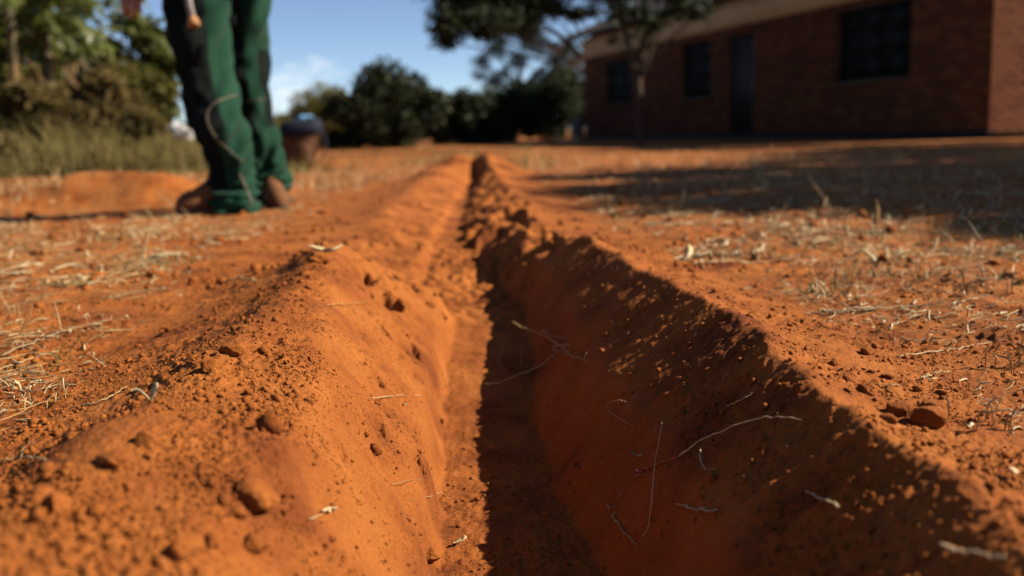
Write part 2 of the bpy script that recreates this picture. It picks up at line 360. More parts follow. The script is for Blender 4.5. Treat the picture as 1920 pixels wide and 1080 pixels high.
def ground_z(X, Y, sp=None):
    X = np.asarray(X, float); Y = np.asarray(Y, float)
    wx = X + 0.010 * pn(X * 14, Y * 14, 41); wy = Y + 0.010 * pn(X * 14 + 9, Y * 14, 42)
    z, xl, xml, fl, fr, xm, xr = profile(wx, wy)
    on = 1 - sst(6.2, 6.7, Y)
    lwall = sst(xl, xl + 0.03, X) * (1 - sst(fl - 0.01, fl + .01, X)) * on
    rwall = sst(fr, fr + 0.02, X) * (1 - sst(xr - 0.012, xr + .008, X)) * on
    floor = sst(fl - .01, fl + .01, X) * (1 - sst(fr, fr + 0.02, X)) * on
    inside = np.clip(lwall + rwall + floor, 0, 1)
    out = 1 - inside
    dist = np.maximum(np.maximum(xl - 0.32 - X, X - xr - 0.16), 0)
    field = sst(0.0, 0.35, dist); field = np.maximum(field, 1 - on)
    if sp is None: sp = np.clip(Y, 0.3, 1e9) * 0.003
    fade = lambda wl: 1 - sst(0.40, 1.1, sp / wl)
    # broad lie of the land
    z = z - 0.05 * sst(5.0, 12.0, Y)
    z = z + field * (0.020 * pn(X * 1.3, Y * 1.3, 1) + 0.010 * pn(X * 3.7, Y * 3.7, 2)) * (1 - 0.6 * sst(8, 20, Y))
    # lumps
    z = z + out * (0.35 + 0.65 * field) * fade(.07) * 0.010 * fbm(X * 14, Y * 14, 3, 2)
    rough = sst(-0.25, 0.35, pn(X * 9, Y * 9, 5)) * (0.5 + 0.5 * field) + 0.25
    n1 = pn(X * 55, Y * 55, 6); n2 = pn(X * 130, Y * 130, 8); n3 = pn(X * 270, Y * 270, 36)
    z = z + out * rough * fade(.018) * (0.0022 + 0.0042 * sst(.66, 1.05, Y)) * (np.maximum(n1, -0.08) * 1.4 + 0.3 * n1)
    z = z + (out * rough + 0.40 * lwall + 0.45 * floor) * fade(.0077) * 0.0054 * (np.maximum(n2, -0.1) * 1.5)
    z = z + (0.3 + 0.7 * out * rough + 0.2 * lwall) * fade(.0045) * 0.0020 * n3
    # lit wall: packed earth with spade marks, small pits and crumbs
    z = z + lwall * fade(.05) * (0.0105 * fbm(X * 22 + Y * 9, Y * 18, 9, 3) + 0.0022 * pn(X * 70 + Y * 60, Y * 34 - X * 10, 35))
    pit = pn(X * 60 + Y * 20, Y * 48, 10)
    z = z - lwall * fade(.018) * (0.030 * np.maximum(pit - 0.17, 0) + 0.006 * sst(.20, .30, pit)) * sst(-.05, .3, pn(X * 10, Y * 8, 11))
    z = z + lwall * fade(.012) * 0.0085 * np.maximum(pn(X * 90, Y * 75, 12) - 0.05, 0) * sst(-.15, .25, pn(X * 12, Y * 10, 13))
    # shaded wall: streaks of loose earth running down the upper half, a smooth cut face below
    v = np.clip((X - fr) / np.maximum(xr - fr, 1e-3), 0, 1)
    up = sst(0.30, 0.58, v) * rwall
    st = pn(Y * 62 + X * 6, X * 15, 14); st2 = pn(Y * 135 + X * 10, X * 34, 15)
    z = z + up * fade(.016) * (0.0085 * (np.maximum(st, -0.05)) + 0.0042 * np.maximum(st2, -.1)) * (0.55 + 0.9 * sst(-.3, .4, pn(X * 11, Y * 11, 16)))
    z = z + up * fade(.012) * (0.007 * np.maximum(pn(X * 80, Y * 80, 17) - .10, 0) + 0.004 * np.maximum(pn(X * 150, Y * 190, 37), -.1))
    z = z + rwall * (1 - up) * fade(.08) * 0.010 * pn(Y * 11, X * 7, 18) + rwall * (1 - up) * fade(.02) * 0.0024 * pn(Y * 60, X * 22, 19)
    # trench floor: loose fill, rubble where it rises
    rub = sst(1.75, 2.15, Y) * (1 - sst(2.6, 3.4, Y))
    z = z + floor * fade(.03) * (0.004 + 0.014 * rub) * fbm(X * 30, Y * 30, 20, 2)
    z = z + rwall * sst(1.95, 2.3, Y) * fade(.09) * 0.046 * fbm(X * 13, Y * 8, 31, 3)
    z = z + lwall * sst(2.0, 2.4, Y) * fade(.12) * 0.018 * fbm(X * 7, Y * 7, 32, 2)
    # two holes in the lit wall near its crest, and the broken edge with a ledge in front
    for hx, hy, r, dp in HOLES:
        dd = np.sqrt(((X - hx) / r) ** 2 + ((Y - hy) / (r * 1.9)) ** 2) + 0.35 * pn(X * 70, Y * 50, 33)
        z = z - dp * (1 - sst(0.55, 1.0, dd))
    for hx, hy, r, dp in MOUNDS:
        dd = np.sqrt((X - hx) ** 2 + (Y - hy) ** 2) / r + 0.16 * pn(X * 3.1 / r * .5, Y * 3.1 / r * .5, 34)
        z = z + dp * (1 - sst(0.1, 1.0, dd))
    return z

HOLES = []; MOUNDS = []
def gz(x, y): return float(ground_z(np.array([x]), np.array([y]))[0])
def hit(px, py, lift=0.0):
    """where the line of sight through a spot meets the ground"""
    d = ray(px, py); o = np.array([0, 0, CAM_H])
    t = np.geomspace(0.35, 40, 2600); P = o + d * t[:, None]
    g = P[:, 2] - ground_z(P[:, 0], P[:, 1])
    i = np.argmax(g < 0)
    if i == 0: i = len(t) - 1
    a, b = t[i - 1], t[i]; k = g[i - 1] / (g[i - 1] - g[i] + 1e-12)
    p = o + d * (a + (b - a) * k)
    return Vector((p[0], p[1], p[2] + lift))

h1 = hit(728, 566); h2 = hit(680, 516); h3 = hit(706, 800)
HOLES = [(h1.x, h1.y, 0.024, 0.050), (h2.x, h2.y, 0.022, 0.030), (h3.x, h3.y, 0.010, 0.010)]
MOUNDS = [(-1.66, 4.65, 0.48, 0.13), (-2.05, 4.55, 0.40, 0.09), (-2.5, 4.3, 0.5, 0.05), (-0.22, 6.35, 0.42, 0.11), (0.02, 6.1, 0.25, 0.05), (-2.5, 3.3, 0.3, 0.05), (-1.35, 5.2, 0.3, .06), (0.62, 1.05, 0.10, 0.012)]

def build_ground():
    inner = np.arange(-0.60, 0.6001, 0.0019)
    g = 0.6 * np.cumprod(np.full(56, 1.09)); g = g[g < 90]
    T = np.concatenate([-g[::-1], inner, g])
    Yn = [0.26]
    while Yn[-1] < 3.2: Yn.append(Yn[-1] + max(0.0016, 0.0031 * Yn[-1] * (0.75 + 0.25 * Yn[-1])))
    while Yn[-1] < 12: Yn.append(Yn[-1] * 1.010)
    while Yn[-1] < 900: Yn.append(Yn[-1] * 1.05)
    back = [-40, -20, -10, -6, -4, -3, -2, -1.4, -1, -.7, -.45, -.25, -.1, .02, .12, .2]
    Y = np.array(back + Yn)
    S = np.maximum(Y, 0.26)
    XX = S[:, None] * T[None, :]; YY = np.broadcast_to(Y[:, None], XX.shape)
    # spacing of the sheet, so that grain fades where the sheet is too coarse to carry it
    dT = np.gradient(T)
    sp = np.maximum(S[:, None] * dT[None, :], np.abs(np.gradient(Y))[:, None])
    Z = ground_z(XX.ravel(), YY.ravel(), sp.ravel())
    _, xl, _, _, _, _, xr = profile(XX.ravel(), YY.ravel())
    dist = np.maximum(np.maximum(xl - 0.31 - XX.ravel(), XX.ravel() - xr - 0.15), 0)
    fld = np.maximum(sst(0.0, 0.4, dist), sst(6.3, 7.0, YY.ravel()))
    V = np.stack([XX.ravel(), YY.ravel(), Z], 1)
    m, n = XX.shape
    i = np.arange(m - 1)[:, None] * n; j = np.arange(n - 1)[None, :]
    q = np.stack([i + j, i + j + 1, i + n + j + 1, i + n + j], -1).reshape(-1, 4)
    me = mesh_np('ground', V, q, SOIL, True)
    a = me.attributes.new('field', 'FLOAT', 'POINT'); a.data.foreach_set('value', fld.astype(np.float32))
    o = link('ground', me); o['kind'] = 'structure'
    return o
build_ground()

# ------------------------------------------------------------------ brick building on the far side of the yard
def building():
    z0 = -0.06
    A = at_y(1097, 260, 29.6); B = at_y(1853, 262, 14.3)
    A = Vector((A.x, A.y, 0)); B = Vector((B.x, B.y, 0))
    L = (B - A).length; d = (B - A) / L                        # along the front, towards us
    nrm = Vector((d.y, -d.x, 0)); nrm = nrm if nrm.x < 0 else -nrm   # out of the front wall, to the left
    depth = 6.2
    root = empty('brick_building', (A.x, A.y, z0))
    tag(root, 'long single-storey red brick building in shade with cream beam under the roof', 'building')
    WH = 2.33; BH = 0.55
    # frame: u along the front from the far corner, w inwards, z up
    def P(u, w, z): return np.array([d.x * u - nrm.x * w, d.y * u - nrm.y * w, z])
    Mx = Matrix(((d.x, -nrm.x, 0, 0), (d.y, -nrm.y, 0, 0), (0, 0, 1, 0), (0, 0, 0, 1)))
    def u_of(px):
        k = ray(px, 250); r_ = k[0] / k[1]
        return (r_ * A.y - A.x) / (d.x - r_ * d.y)
    def z_of(px, py):
        u = u_of(px); Y = A.y + d.y * u
        return at_y(px, py, Y).z - z0
    ops = []
    for (x0, x1, yt, yb, kind) in ((1138, 1186, 112, 194, 'w'), (1279, 1333, 78, 184, 'w'), (1365, 1412, 62, 262, 'd'), (1564, 1702, 8, 150, 'w')):
        u0, u1 = u_of(x0), u_of(x1); xm = (x0 + x1) / 2
        zt, zb = z_of(xm, yt), z_of(xm, yb)
        ops.append((u0, u1, max(0.0, zb) if kind == 'w' else 0.02, min(zt, WH - 0.12), kind))
    def inside(u, z, pad=0.0):
        for (a, b, c, e, k) in ops:
            if a - pad < u < b + pad and c - pad < z < e + pad: return True
        return False
    # wall core (mortar) with real openings, set 8 mm behind the brick faces
    core = MB()
    us = [0.0]
    for (a, b, c, e, k) in ops:
        core.box((us[-1], 0.008, 0), (a, 0.23, WH), Mx)
        core.box((a, 0.008, 0), (b, 0.23, c), Mx) if c > 0.03 else None
        core.box((a, 0.008, e), (b, 0.23, WH), Mx); us.append(b)
    core.box((us[-1], 0.008, 0), (L - 0.008, 0.23, WH), Mx)
    core.box((L - 0.23, 0.231, 0), (L - 0.008, depth, WH), Mx)
    core.box((0.008, 0.231, 0), (0.23, depth, WH), Mx)
    core.box((0.231, depth - 0.23, 0), (L - 0.231, depth, WH), Mx)
    core.build('wall', MORTAR, root)
    # gable triangles
    for u in (0.008, L - 0.222):
        gb = MB()
        V = [P(u, 0, WH + BH), P(u, depth, WH + BH), P(u, depth / 2, WH + 1.95), P(u + .214, 0, WH + BH), P(u + .214, depth, WH + BH), P(u + .214, depth / 2, WH + 1.95)]
        gb.add(V, [[0, 1, 4, 3], [1, 2, 5, 4], [2, 0, 3, 5]], [[0, 2, 1], [3, 4, 5]])
        gb.build('gable', MORTAR, root)
    # bricks, laid course by course on the front and on the gable end that faces us
    ch = 0.083; bl = 0.228; bricks = []
    for c in range(int(WH / ch)):
        z = c * ch + 0.006; off = (c % 2) * bl / 2
        u = L - 0.002 + off - bl
        while u > -bl:
            a, b = max(u, 0.0), min(u + bl - 0.012, L)
            if b - a > 0.05:
                um = (a + b) / 2
                hitop = [o for o in ops if o[0] < b and a < o[1] and o[2] < z + ch * .7 and z + ch * .3 < o[3]]
                if hitop:
                    o = hitop[0]
                    if a < o[0] - .03: bricks.append(('f', a, min(b, o[0]), z))
                    if b > o[1] + .03: bricks.append(('f', max(a, o[1]), b, z))
                else: bricks.append(('f', a, b, z))
            u -= bl
        w = 0.102 - off if off else 0.102 - bl / 2 - 0.0
        w = 0.001 + (0.114 if off else 0.0)
        if off: bricks.append(('g', 0.001, 0.103, z))
        while w < depth - 0.1:
            bricks.append(('g', w, min(w + bl - 0.012, depth), z)); w += bl
    def box_of(bk):
        k, a, b, z = bk; e = random.uniform(-.0035, .0035); s = random.uniform(-.004, .003)
        if k == 'f': return (a, -.002 + e, z + s), (b, 0.06, z + ch - 0.013 + s)
        return (L - 0.06, a, z + s), (L + e + .002, b, z + ch - 0.013 + s)
    def dist(bk):
        k, a, b, z = bk
        p = P((a + b) / 2, 0, z) if k == 'f' else P(L, (a + b) / 2, z)
        p = p + np.array([A.x, A.y, z0]); q = p - np.array([0, 0, CAM_H])
        x = 960 + FPX * (q @ R_) / (q @ F_); y = 540 - FPX * (q @ U_) / (q @ F_)
        seen = -10 < x < 1930 and -10 < y < 275
        return (0 if seen else 1000) + (0 if k == 'g' else 3) + np.linalg.norm(q)
    bricks.sort(key=dist)
    rest = [MB(), MB(), MB()]; cache = {}
    for i, bk in enumerate(bricks):
        mi = random.choice((0, 1, 1, 2)) if bk[0] == 'f' else random.choice((2, 2, 0))  # lighter orange bricks on the gable end paint in its sunlit look
        lo, hi = box_of(bk)
        if i < 296:
            k, a, b, z = bk; key = (k, round(b - a, 2), mi)
            if key not in cache:
                bm = bmesh.new(); bmesh.ops.create_cube(bm, size=1)
                sx, sy, sz = (hi[0] - lo[0], hi[1] - lo[1], hi[2] - lo[2])
                for v in bm.verts: v.co = Vector((v.co.x * sx, v.co.y * sy, v.co.z * sz))
                bmesh.ops.bevel(bm, geom=bm.edges[:], offset=0.004, segments=1, affect='EDGES')
                me = bpy.data.meshes.new('brick'); bm.to_mesh(me); bm.free(); me.materials.append(BRICKS[mi]); cache[key] = me
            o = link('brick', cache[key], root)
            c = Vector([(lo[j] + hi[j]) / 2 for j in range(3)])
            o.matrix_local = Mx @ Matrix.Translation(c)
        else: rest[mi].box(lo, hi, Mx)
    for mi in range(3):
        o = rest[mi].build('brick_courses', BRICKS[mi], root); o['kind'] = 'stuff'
    # plinth, cream beam, roof
    m = MB(); m.box((-.03, -.035, -.25), (L + .03, -.004, 0.13), Mx); m.box((L + .004, -.034, -.25), (L + .035, depth + .03, 0.10), Mx); m.build('plinth', PLINTH, root)
    m = MB(); m.box((-.02, -.03, WH), (L + .02, 0.23, WH + BH), Mx); m.box((L - .21, 0.231, WH), (L + .02, depth, WH + BH), Mx); m.box((-.02, 0.231, WH), (.21, depth, WH + BH), Mx)
    m.build('ring_beam', BEAM, root)
    rf = MB(); ov = 0.55; rise = 1.75
    nsheet = 120; prof = []
    for side in (0, 1):
        top = []; bot = []
        for i in range(nsheet * 4 + 1):
            u = -ov + (L + 2 * ov) * i / (nsheet * 4); b = 0.018 * math.cos(i * math.pi / 2)
            w0 = -0.40 if side == 0 else depth + 0.40; w1 = depth / 2
            zz0 = WH + BH + .06; zz1 = WH + BH + rise - .2
            top.append([P(u, w0, zz0 + b + .02), P(u, w1, zz1 + b + .02)]); bot.append([P(u, w0, zz0 + b), P(u, w1, zz1 + b)])
        rf.rings(np.array(top), closed=False); rf.rings(np.array(bot), closed=False)
    r = rf.build('roof', ROOF, root)
    fb = MB(); zz0 = WH + BH + .06
    fb.box((-ov, -0.41, zz0 - .09), (L + ov, -0.385, zz0 - .01), Mx); fb.build('fascia_board', TIMBER, r)
    for i in range(16):
        u = -.1 + (L + .2) * i / 15
        rb = MB(); sl = (rise / (depth / 2)) * .62
        V = [P(u - .03, -.38, zz0 - .08), P(u + .03, -.38, zz0 - .08), P(u + .03, -.032, zz0 + .06), P(u - .03, -.032, zz0 + .06), P(u - .03, -.38, zz0 - .02), P(u + .03, -.38, zz0 - .02), P(u + .03, -.032, zz0 + .15), P(u - .03, -.032, zz0 + .15)]
        rb.add(V, [[0, 3, 2, 1], [4, 5, 6, 7], [0, 1, 5, 4], [1, 2, 6, 5], [2, 3, 7, 6], [3, 0, 4, 7]]); rb.build('rafter', TIMBER, r)
    # windows and door
    for (a, b, c, e, k) in ops:
        if k == 'w':
            m = MB(); f = .045
            m.box((a, .09, c), (a + f, .14, e), Mx); m.box((b - f, .09, c), (b, .14, e), Mx); m.box((a + f, .09, c), (b - f, .14, c + f), Mx); m.box((a + f, .09, e - f), (b - f, .14, e), Mx)
            w = m.build('window', FRAME, root)
            nb = 2 if b - a < 1.4 else 3; nr = 3
            for i in range(nb):
                for j in range(nr):
                    u0 = a + f + (b - a - 2 * f) * i / nb; u1 = a + f + (b - a - 2 * f) * (i + 1) / nb
                    q0 = c + f + (e - c - 2 * f) * j / nr; q1 = c + f + (e - c - 2 * f) * (j + 1) / nr
                    m = MB(); m.box((u0 + .006, .112, q0 + .006), (u1 - .006, .118, q1 - .006), Mx); m.build('pane', GLASS, w)
            for i in range(1, nb):
                u0 = a + f + (b - a - 2 * f) * i / nb; m = MB(); m.box((u0 - .014, .095, c + f), (u0 + .014, .135, e - f), Mx); m.build('mullion', FRAME, w)
            for j in range(1, nr):
                q0 = c + f + (e - c - 2 * f) * j / nr; m = MB(); m.box((a + f, .098, q0 - .012), (b - f, .132, q0 + .012), Mx); m.build('glazing_bar', FRAME, w)
            m = MB(); m.box((a - .05, -.05, c - .06), (b + .05, .10, c - .002), Mx); m.build('sill', MORTAR, w)
        else:
            m = MB(); m.box((a, .06, c), (a + .06, .16, e), Mx); m.box((b - .06, .06, c), (b, .16, e), Mx); m.box((a + .06, .06, e - .06), (b - .06, .16, e), Mx)
            dr = m.build('door', TIMBER, root)
            np_ = 5
            for i in range(np_):
                u0 = a + .06 + (b - a - .12) * i / np_; u1 = a + .06 + (b - a - .12) * (i + 1) / np_
                m = MB(); m.box((u0 + .003, .09, c + .01), (u1 - .003, .125, e - .065), Mx); m.build('plank', DOOR, dr)
            m = MB(); q = P(b - .13, .06, 1.0); m.tube([q, q + np.array([0, 0, .14])], .012); m.build('handle', STEEL, dr)
    return A, B, d, nrm
BA, BB, BD, BN = building()

# ------------------------------------------------------------------ vegetation
def leaf_cards(C, size, rnd, up=0.35, aspect=0.5, mats=1):
    """one folded leaf (two quads' worth of triangles) at each point"""
    n = len(C)
    D = rnd.normal(size=(n, 3)); D[:, 2] *= 0.7; D /= np.linalg.norm(D, axis=1)[:, None]
    N = rnd.normal(size=(n, 3)) + np.array([0, 0, up * 2]); N -= D * (N * D).sum(1)[:, None]; N /= (np.linalg.norm(N, axis=1)[:, None] + 1e-9)
    S = np.cross(D, N); s = (size * rnd.uniform(0.6, 1.35, n))[:, None]
    a = C; b = C + D * s * .5 + S * s * aspect * .5 + N * s * .06; c = C + D * s - N * s * .10; e = C + D * s * .5 - S * s * aspect * .5 + N * s * .06
    V = np.stack([a, b, c, e], 1).reshape(-1, 3)
    i = np.arange(n)[:, None] * 4
    return V, np.concatenate([i + np.array([[0, 1, 2]]), i + np.array([[0, 2, 3]])])

def grow(base, height, seed, levels=4, spread=0.7, r0=None, first=0.4, nb=(3, 4), lean=(0, 0), flat=1.0):
    """limbs of a tree; returns tubes (points, radii) and twig points"""
    rd = random.Random(seed); tubes = []; tips = []
    def limb(p, dv, ln, r, lv):
        pts = [p]; q = p.copy(); dd = dv.copy(); n = 6
        for i in range(n):
            dd = (dd + Vector((rd.uniform(-1, 1), rd.uniform(-1, 1), rd.uniform(-.6, 1))) * 0.16).normalized()
            q = q + dd * (ln / n); pts.append(q.copy())
        tubes.append((np.array([list(x) for x in pts]), np.linspace(r, r * .55, n + 1)))
        if lv >= levels:
            tips.extend(pts[2:]); return
        if lv >= levels - 1: tips.extend(pts[4:])
        k = rd.randint(*nb)
        for j in range(k):
            az = rd.uniform(0, 6.28) if lv else (j + rd.uniform(-.3, .3)) * 6.28 / k
            side = Vector((math.cos(az), math.sin(az), 0))
            nd = (dd * (1 - spread) + side * spread + Vector((0, 0, .18 * flat))).normalized()
            nd.z *= flat; nd.normalize()
            s = pts[-1] if rd.random() < .6 else pts[rd.randint(3, n)]
            limb(s.copy(), nd, ln * rd.uniform(.58, .82), r * .55, lv + 1)
    limb(Vector(base), Vector((lean[0], lean[1], 1)).normalized(), height * first, r0 or height * .03, 0)
    return tubes, tips

def tree(name, label, loc, height, seed, leafmat, leaves=9000, leaf=0.10, blob=0.35, levels=4, spread=.7, first=.35, r0=None, nb=(3, 4), lean=(0, 0), flat=1.0, group=None, scale_xy=1.0, aspect=.5):
    rnd = np.random.default_rng(seed)
    z = gz(loc[0], loc[1]) if loc[1] < 200 else 0
    root = empty(name, (loc[0], loc[1], z - .02))
    tag(root, label, 'tree', group)
    tubes, tips = grow((0, 0, 0), height, seed, levels, spread, r0, first, nb, lean, flat)
    m = MB()
    for i, (p, r) in enumerate(tubes): m.tube(p, r, 8 if i < 12 else 5, cap=False)
    m.build('trunk', BARK, root, True)
    T = np.array([list(t) for t in tips])
    idx = rnd.integers(0, len(T), leaves)
    C = T[idx] + rnd.normal(size=(leaves, 3)) * blob * np.array([scale_xy, scale_xy, .6])
    V, t = leaf_cards(C, leaf, rnd, aspect=aspect)
    link('crown', mesh_np('crown', V, t, leafmat), root)
    return root

def bush(name, label, x0, x1, ytop, Y, seed, leafmat, leaves=9000, leaf=0.09, cat='bush', group=None, ybase=270, lobes=44, ragged=.35):
    """dense leafy shrub: lobes of leaves carried on several stems"""
    rnd = np.random.default_rng(seed); rd = random.Random(seed)
    a = at_y(x0, ybase, Y); b = at_y(x1, ybase, Y); top = at_y((x0 + x1) / 2, ytop, Y)
    cx = (a.x + b.x) / 2; rx = abs(b.x - a.x) / 2; z = gz(cx, Y); h = top.z - z
    root = empty(name, (cx, Y, z - .02)); tag(root, label, cat, group)
    m = MB(); C = []
    for i in range(lobes):
        th = rd.uniform(0, 6.28); rr = math.sqrt(rd.random()) * .92; low = i % 3 == 0
        px, py = rr * math.cos(th) * rx, rr * math.sin(th) * rx * .7
        hz = h * (1 - .42 * rr ** 2.5) * (rd.uniform(.08, .4) if low else rd.uniform(.4, .92))
        r = rd.uniform(.16, .34) * min(rx, h) * 1.05
        if i < 9: m.tube(spline([(rd.uniform(-.1, .1), rd.uniform(-.1, .1), 0), (px * .4, py * .4, hz * .5), (px, py, hz)], 7), np.linspace(.05, .015, 7) * (h / 3), 6, cap=False)
        k = leaves // lobes
        q = rnd.normal(size=(k, 3)); q /= np.linalg.norm(q, axis=1)[:, None]; q *= (r * rnd.uniform(.45, 1.0 + ragged, k) ** .6)[:, None]
        q[:, 2] *= .8; C.append(q + np.array([px, py, hz]))
    C = np.concatenate(C); C[:, 2] = np.abs(C[:, 2])
    m.build('stems', BARK, root, True)
    V, t = leaf_cards(C, leaf, rnd)
    link('foliage', mesh_np('foliage', V, t, leafmat), root)
    return root

def tree_at(px, py, Y): p = at_y(px, py, Y); return (p.x, p.y)

def lobe_tree(name, label, base, fork_z, lobes, leafmat, leaf, seed, r0, leaves, group=None, twigs=10):
    """tree whose crown is carried as clumps of leaves at the ends of real limbs; lobes = (x, y, z, rx, rz) in the place itself"""
    rnd = np.random.default_rng(seed); rd = random.Random(seed)
    z = gz(base[0], base[1]); root = empty(name, (base[0], base[1], z - .03)); tag(root, label, 'tree', group)
    B = np.array([base[0], base[1], z - .03]); fork = np.array([rd.uniform(-.05, .05), 0, fork_z])
    m = MB(); m.tube(spline([(0, 0, 0), (rd.uniform(-.08, .08), .02, fork_z * .5), fork], 9), np.linspace(r0, r0 * .72, 9), 10, cap=False)
    C = []; tot = sum(l[3] * l[3] * l[4] for l in lobes)
    for (x, y, zz, rx, rz) in lobes:
        c = np.array([x, y, zz]) - B; mid = fork * .45 + c * .55 + np.array([rd.uniform(-.12, .12), rd.uniform(-.12, .12), rd.uniform(-.05, .22) * rz])
        m.tube(spline([fork - np.array([0, 0, rd.uniform(0, .25) * fork_z]), mid, c - np.array([0, 0, rz * .3])], 9), np.linspace(r0 * .45, r0 * .12, 9), 7, cap=False)
        tips = []
        for k in range(twigs):
            d = rnd.normal(size=3); d /= np.linalg.norm(d); d = d * np.array([rx, rx, rz]) * rd.uniform(.55, 1.0)
            m.tube(spline([c - np.array([0, 0, rz * .3]), c + d * .5 + np.array([0, 0, .08 * rz]), c + d], 5), np.linspace(r0 * .11, r0 * .03, 5), 4, cap=False)
            tips += [c + d, c + d * .62]
        n = int(leaves * rx * rx * rz / tot); T = np.array(tips)
        C.append(T[rnd.integers(0, len(T), n)] + rnd.normal(size=(n, 3)) * np.array([rx, rx, rz]) * .24)
    m.build('trunk', BARK, root, True)
    V, t = leaf_cards(np.concatenate(C), leaf, rnd); link('crown', mesh_np('crown', V, t, leafmat), root); return root

def lb(px, py, Y, r, rz=None): p = at_y(px, py, Y); return (p.x, p.y, p.z, r, rz or r * .7)
p = at_y(1200, 272, 17.5)
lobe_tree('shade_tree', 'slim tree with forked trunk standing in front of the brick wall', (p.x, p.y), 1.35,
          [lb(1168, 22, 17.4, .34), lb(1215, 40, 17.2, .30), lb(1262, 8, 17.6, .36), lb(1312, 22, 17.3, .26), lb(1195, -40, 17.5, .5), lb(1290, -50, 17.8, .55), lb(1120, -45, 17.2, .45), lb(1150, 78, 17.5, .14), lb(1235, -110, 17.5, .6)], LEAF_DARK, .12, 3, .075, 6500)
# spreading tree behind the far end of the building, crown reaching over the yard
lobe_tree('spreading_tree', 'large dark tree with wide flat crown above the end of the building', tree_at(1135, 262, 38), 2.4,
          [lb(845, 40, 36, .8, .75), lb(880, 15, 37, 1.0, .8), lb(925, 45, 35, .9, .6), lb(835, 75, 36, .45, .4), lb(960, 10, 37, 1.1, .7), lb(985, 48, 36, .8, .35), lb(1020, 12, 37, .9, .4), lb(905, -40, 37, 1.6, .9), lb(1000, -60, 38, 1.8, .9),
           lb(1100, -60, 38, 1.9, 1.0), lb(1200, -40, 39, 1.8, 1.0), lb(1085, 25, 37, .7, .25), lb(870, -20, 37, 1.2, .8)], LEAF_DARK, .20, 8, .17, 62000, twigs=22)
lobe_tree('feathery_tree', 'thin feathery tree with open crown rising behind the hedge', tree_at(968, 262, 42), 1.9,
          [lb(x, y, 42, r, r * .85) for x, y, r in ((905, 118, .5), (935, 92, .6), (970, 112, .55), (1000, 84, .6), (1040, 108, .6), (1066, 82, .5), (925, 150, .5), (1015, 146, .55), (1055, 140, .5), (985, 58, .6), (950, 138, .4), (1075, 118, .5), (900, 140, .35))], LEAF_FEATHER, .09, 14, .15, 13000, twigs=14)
# the tree beyond the right edge of the picture whose dappled shade lies over the yard
def shade_lobe(x, y, h, r): k = h / math.tan(SUN_EL); return (x + k * math.cos(SUN_AZ), y - k * math.sin(SUN_AZ), h, r, r * .6)
lobe_tree('yard_tree', 'leafy tree beyond the edge of the yard, throwing dappled shade', (7.2, 3.9), 2.3,
          [shade_lobe(.75, 3.45, 3.6, .42), shade_lobe(1.35, 3.4, 3.8, .55), shade_lobe(2.0, 3.3, 4.0, .7), shade_lobe(.5, 4.3, 4.2, .42), shade_lobe(1.2, 4.5, 4.3, .6), shade_lobe(2.2, 4.6, 4.2, .9), shade_lobe(.75, 5.6, 4.0, .5), shade_lobe(1.6, 5.9, 4.4, .75),
           shade_lobe(2.9, 5.8, 4.4, .9), shade_lobe(1.55, 2.55, 3.5, .40), shade_lobe(2.2, 2.5, 3.9, .6), shade_lobe(3.2, 3.2, 4.3, .9), shade_lobe(3.4, 4.6, 4.6, .9), shade_lobe(.9, 7.0, 4.0, .35), shade_lobe(2.6, 7.4, 4.2, .8), shade_lobe(3.9, 7.2, 4.6, .95)], LEAF_MID, .14, 21, .15, 38000, twigs=16)
lobe_tree('yard_tree', 'added unseen tree beyond the edge of the yard, shading the ground before the building', (9.8, 9.6), 2.2,  # unseen tree put in for its shade, lengthening the building's shadow
          [shade_lobe(x, y, h, r) for x, y, h, r in ((2.9, 9.3, 4.0, .55), (3.8, 8.9, 4.3, .8), (4.8, 9.4, 4.5, .9), (3.4, 10.4, 4.2, .6), (4.3, 10.6, 4.6, .85), (5.4, 10.4, 4.6, .9), (2.5, 13.4, 4.2, .6), (3.5, 13.1, 4.3, .7), (4.6, 12.6, 4.5, .75), (5.8, 12.4, 4.6, .8), (1.5, 13.9, 4.2, .5))], LEAF_MID, .14, 22, .15, 28000, twigs=16)

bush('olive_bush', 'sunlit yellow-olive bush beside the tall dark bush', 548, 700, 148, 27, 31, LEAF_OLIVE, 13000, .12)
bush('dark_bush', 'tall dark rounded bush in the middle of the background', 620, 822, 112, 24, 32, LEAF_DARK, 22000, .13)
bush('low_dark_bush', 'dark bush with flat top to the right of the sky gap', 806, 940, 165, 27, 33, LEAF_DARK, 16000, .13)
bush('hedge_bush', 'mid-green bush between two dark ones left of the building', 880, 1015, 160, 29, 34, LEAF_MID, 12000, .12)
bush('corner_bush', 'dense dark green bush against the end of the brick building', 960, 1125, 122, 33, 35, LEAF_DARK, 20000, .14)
bush('distant_bush', 'hazy distant bush low on the horizon behind the trousers', 440, 600, 200, 62, 36, LEAF_OLIVE, 7000, .2, lobes=22)
bush('distant_bush', 'small distant bush seen through the gap between dark bushes', 740, 880, 218, 58, 37, LEAF_MID, 7000, .2, lobes=20)
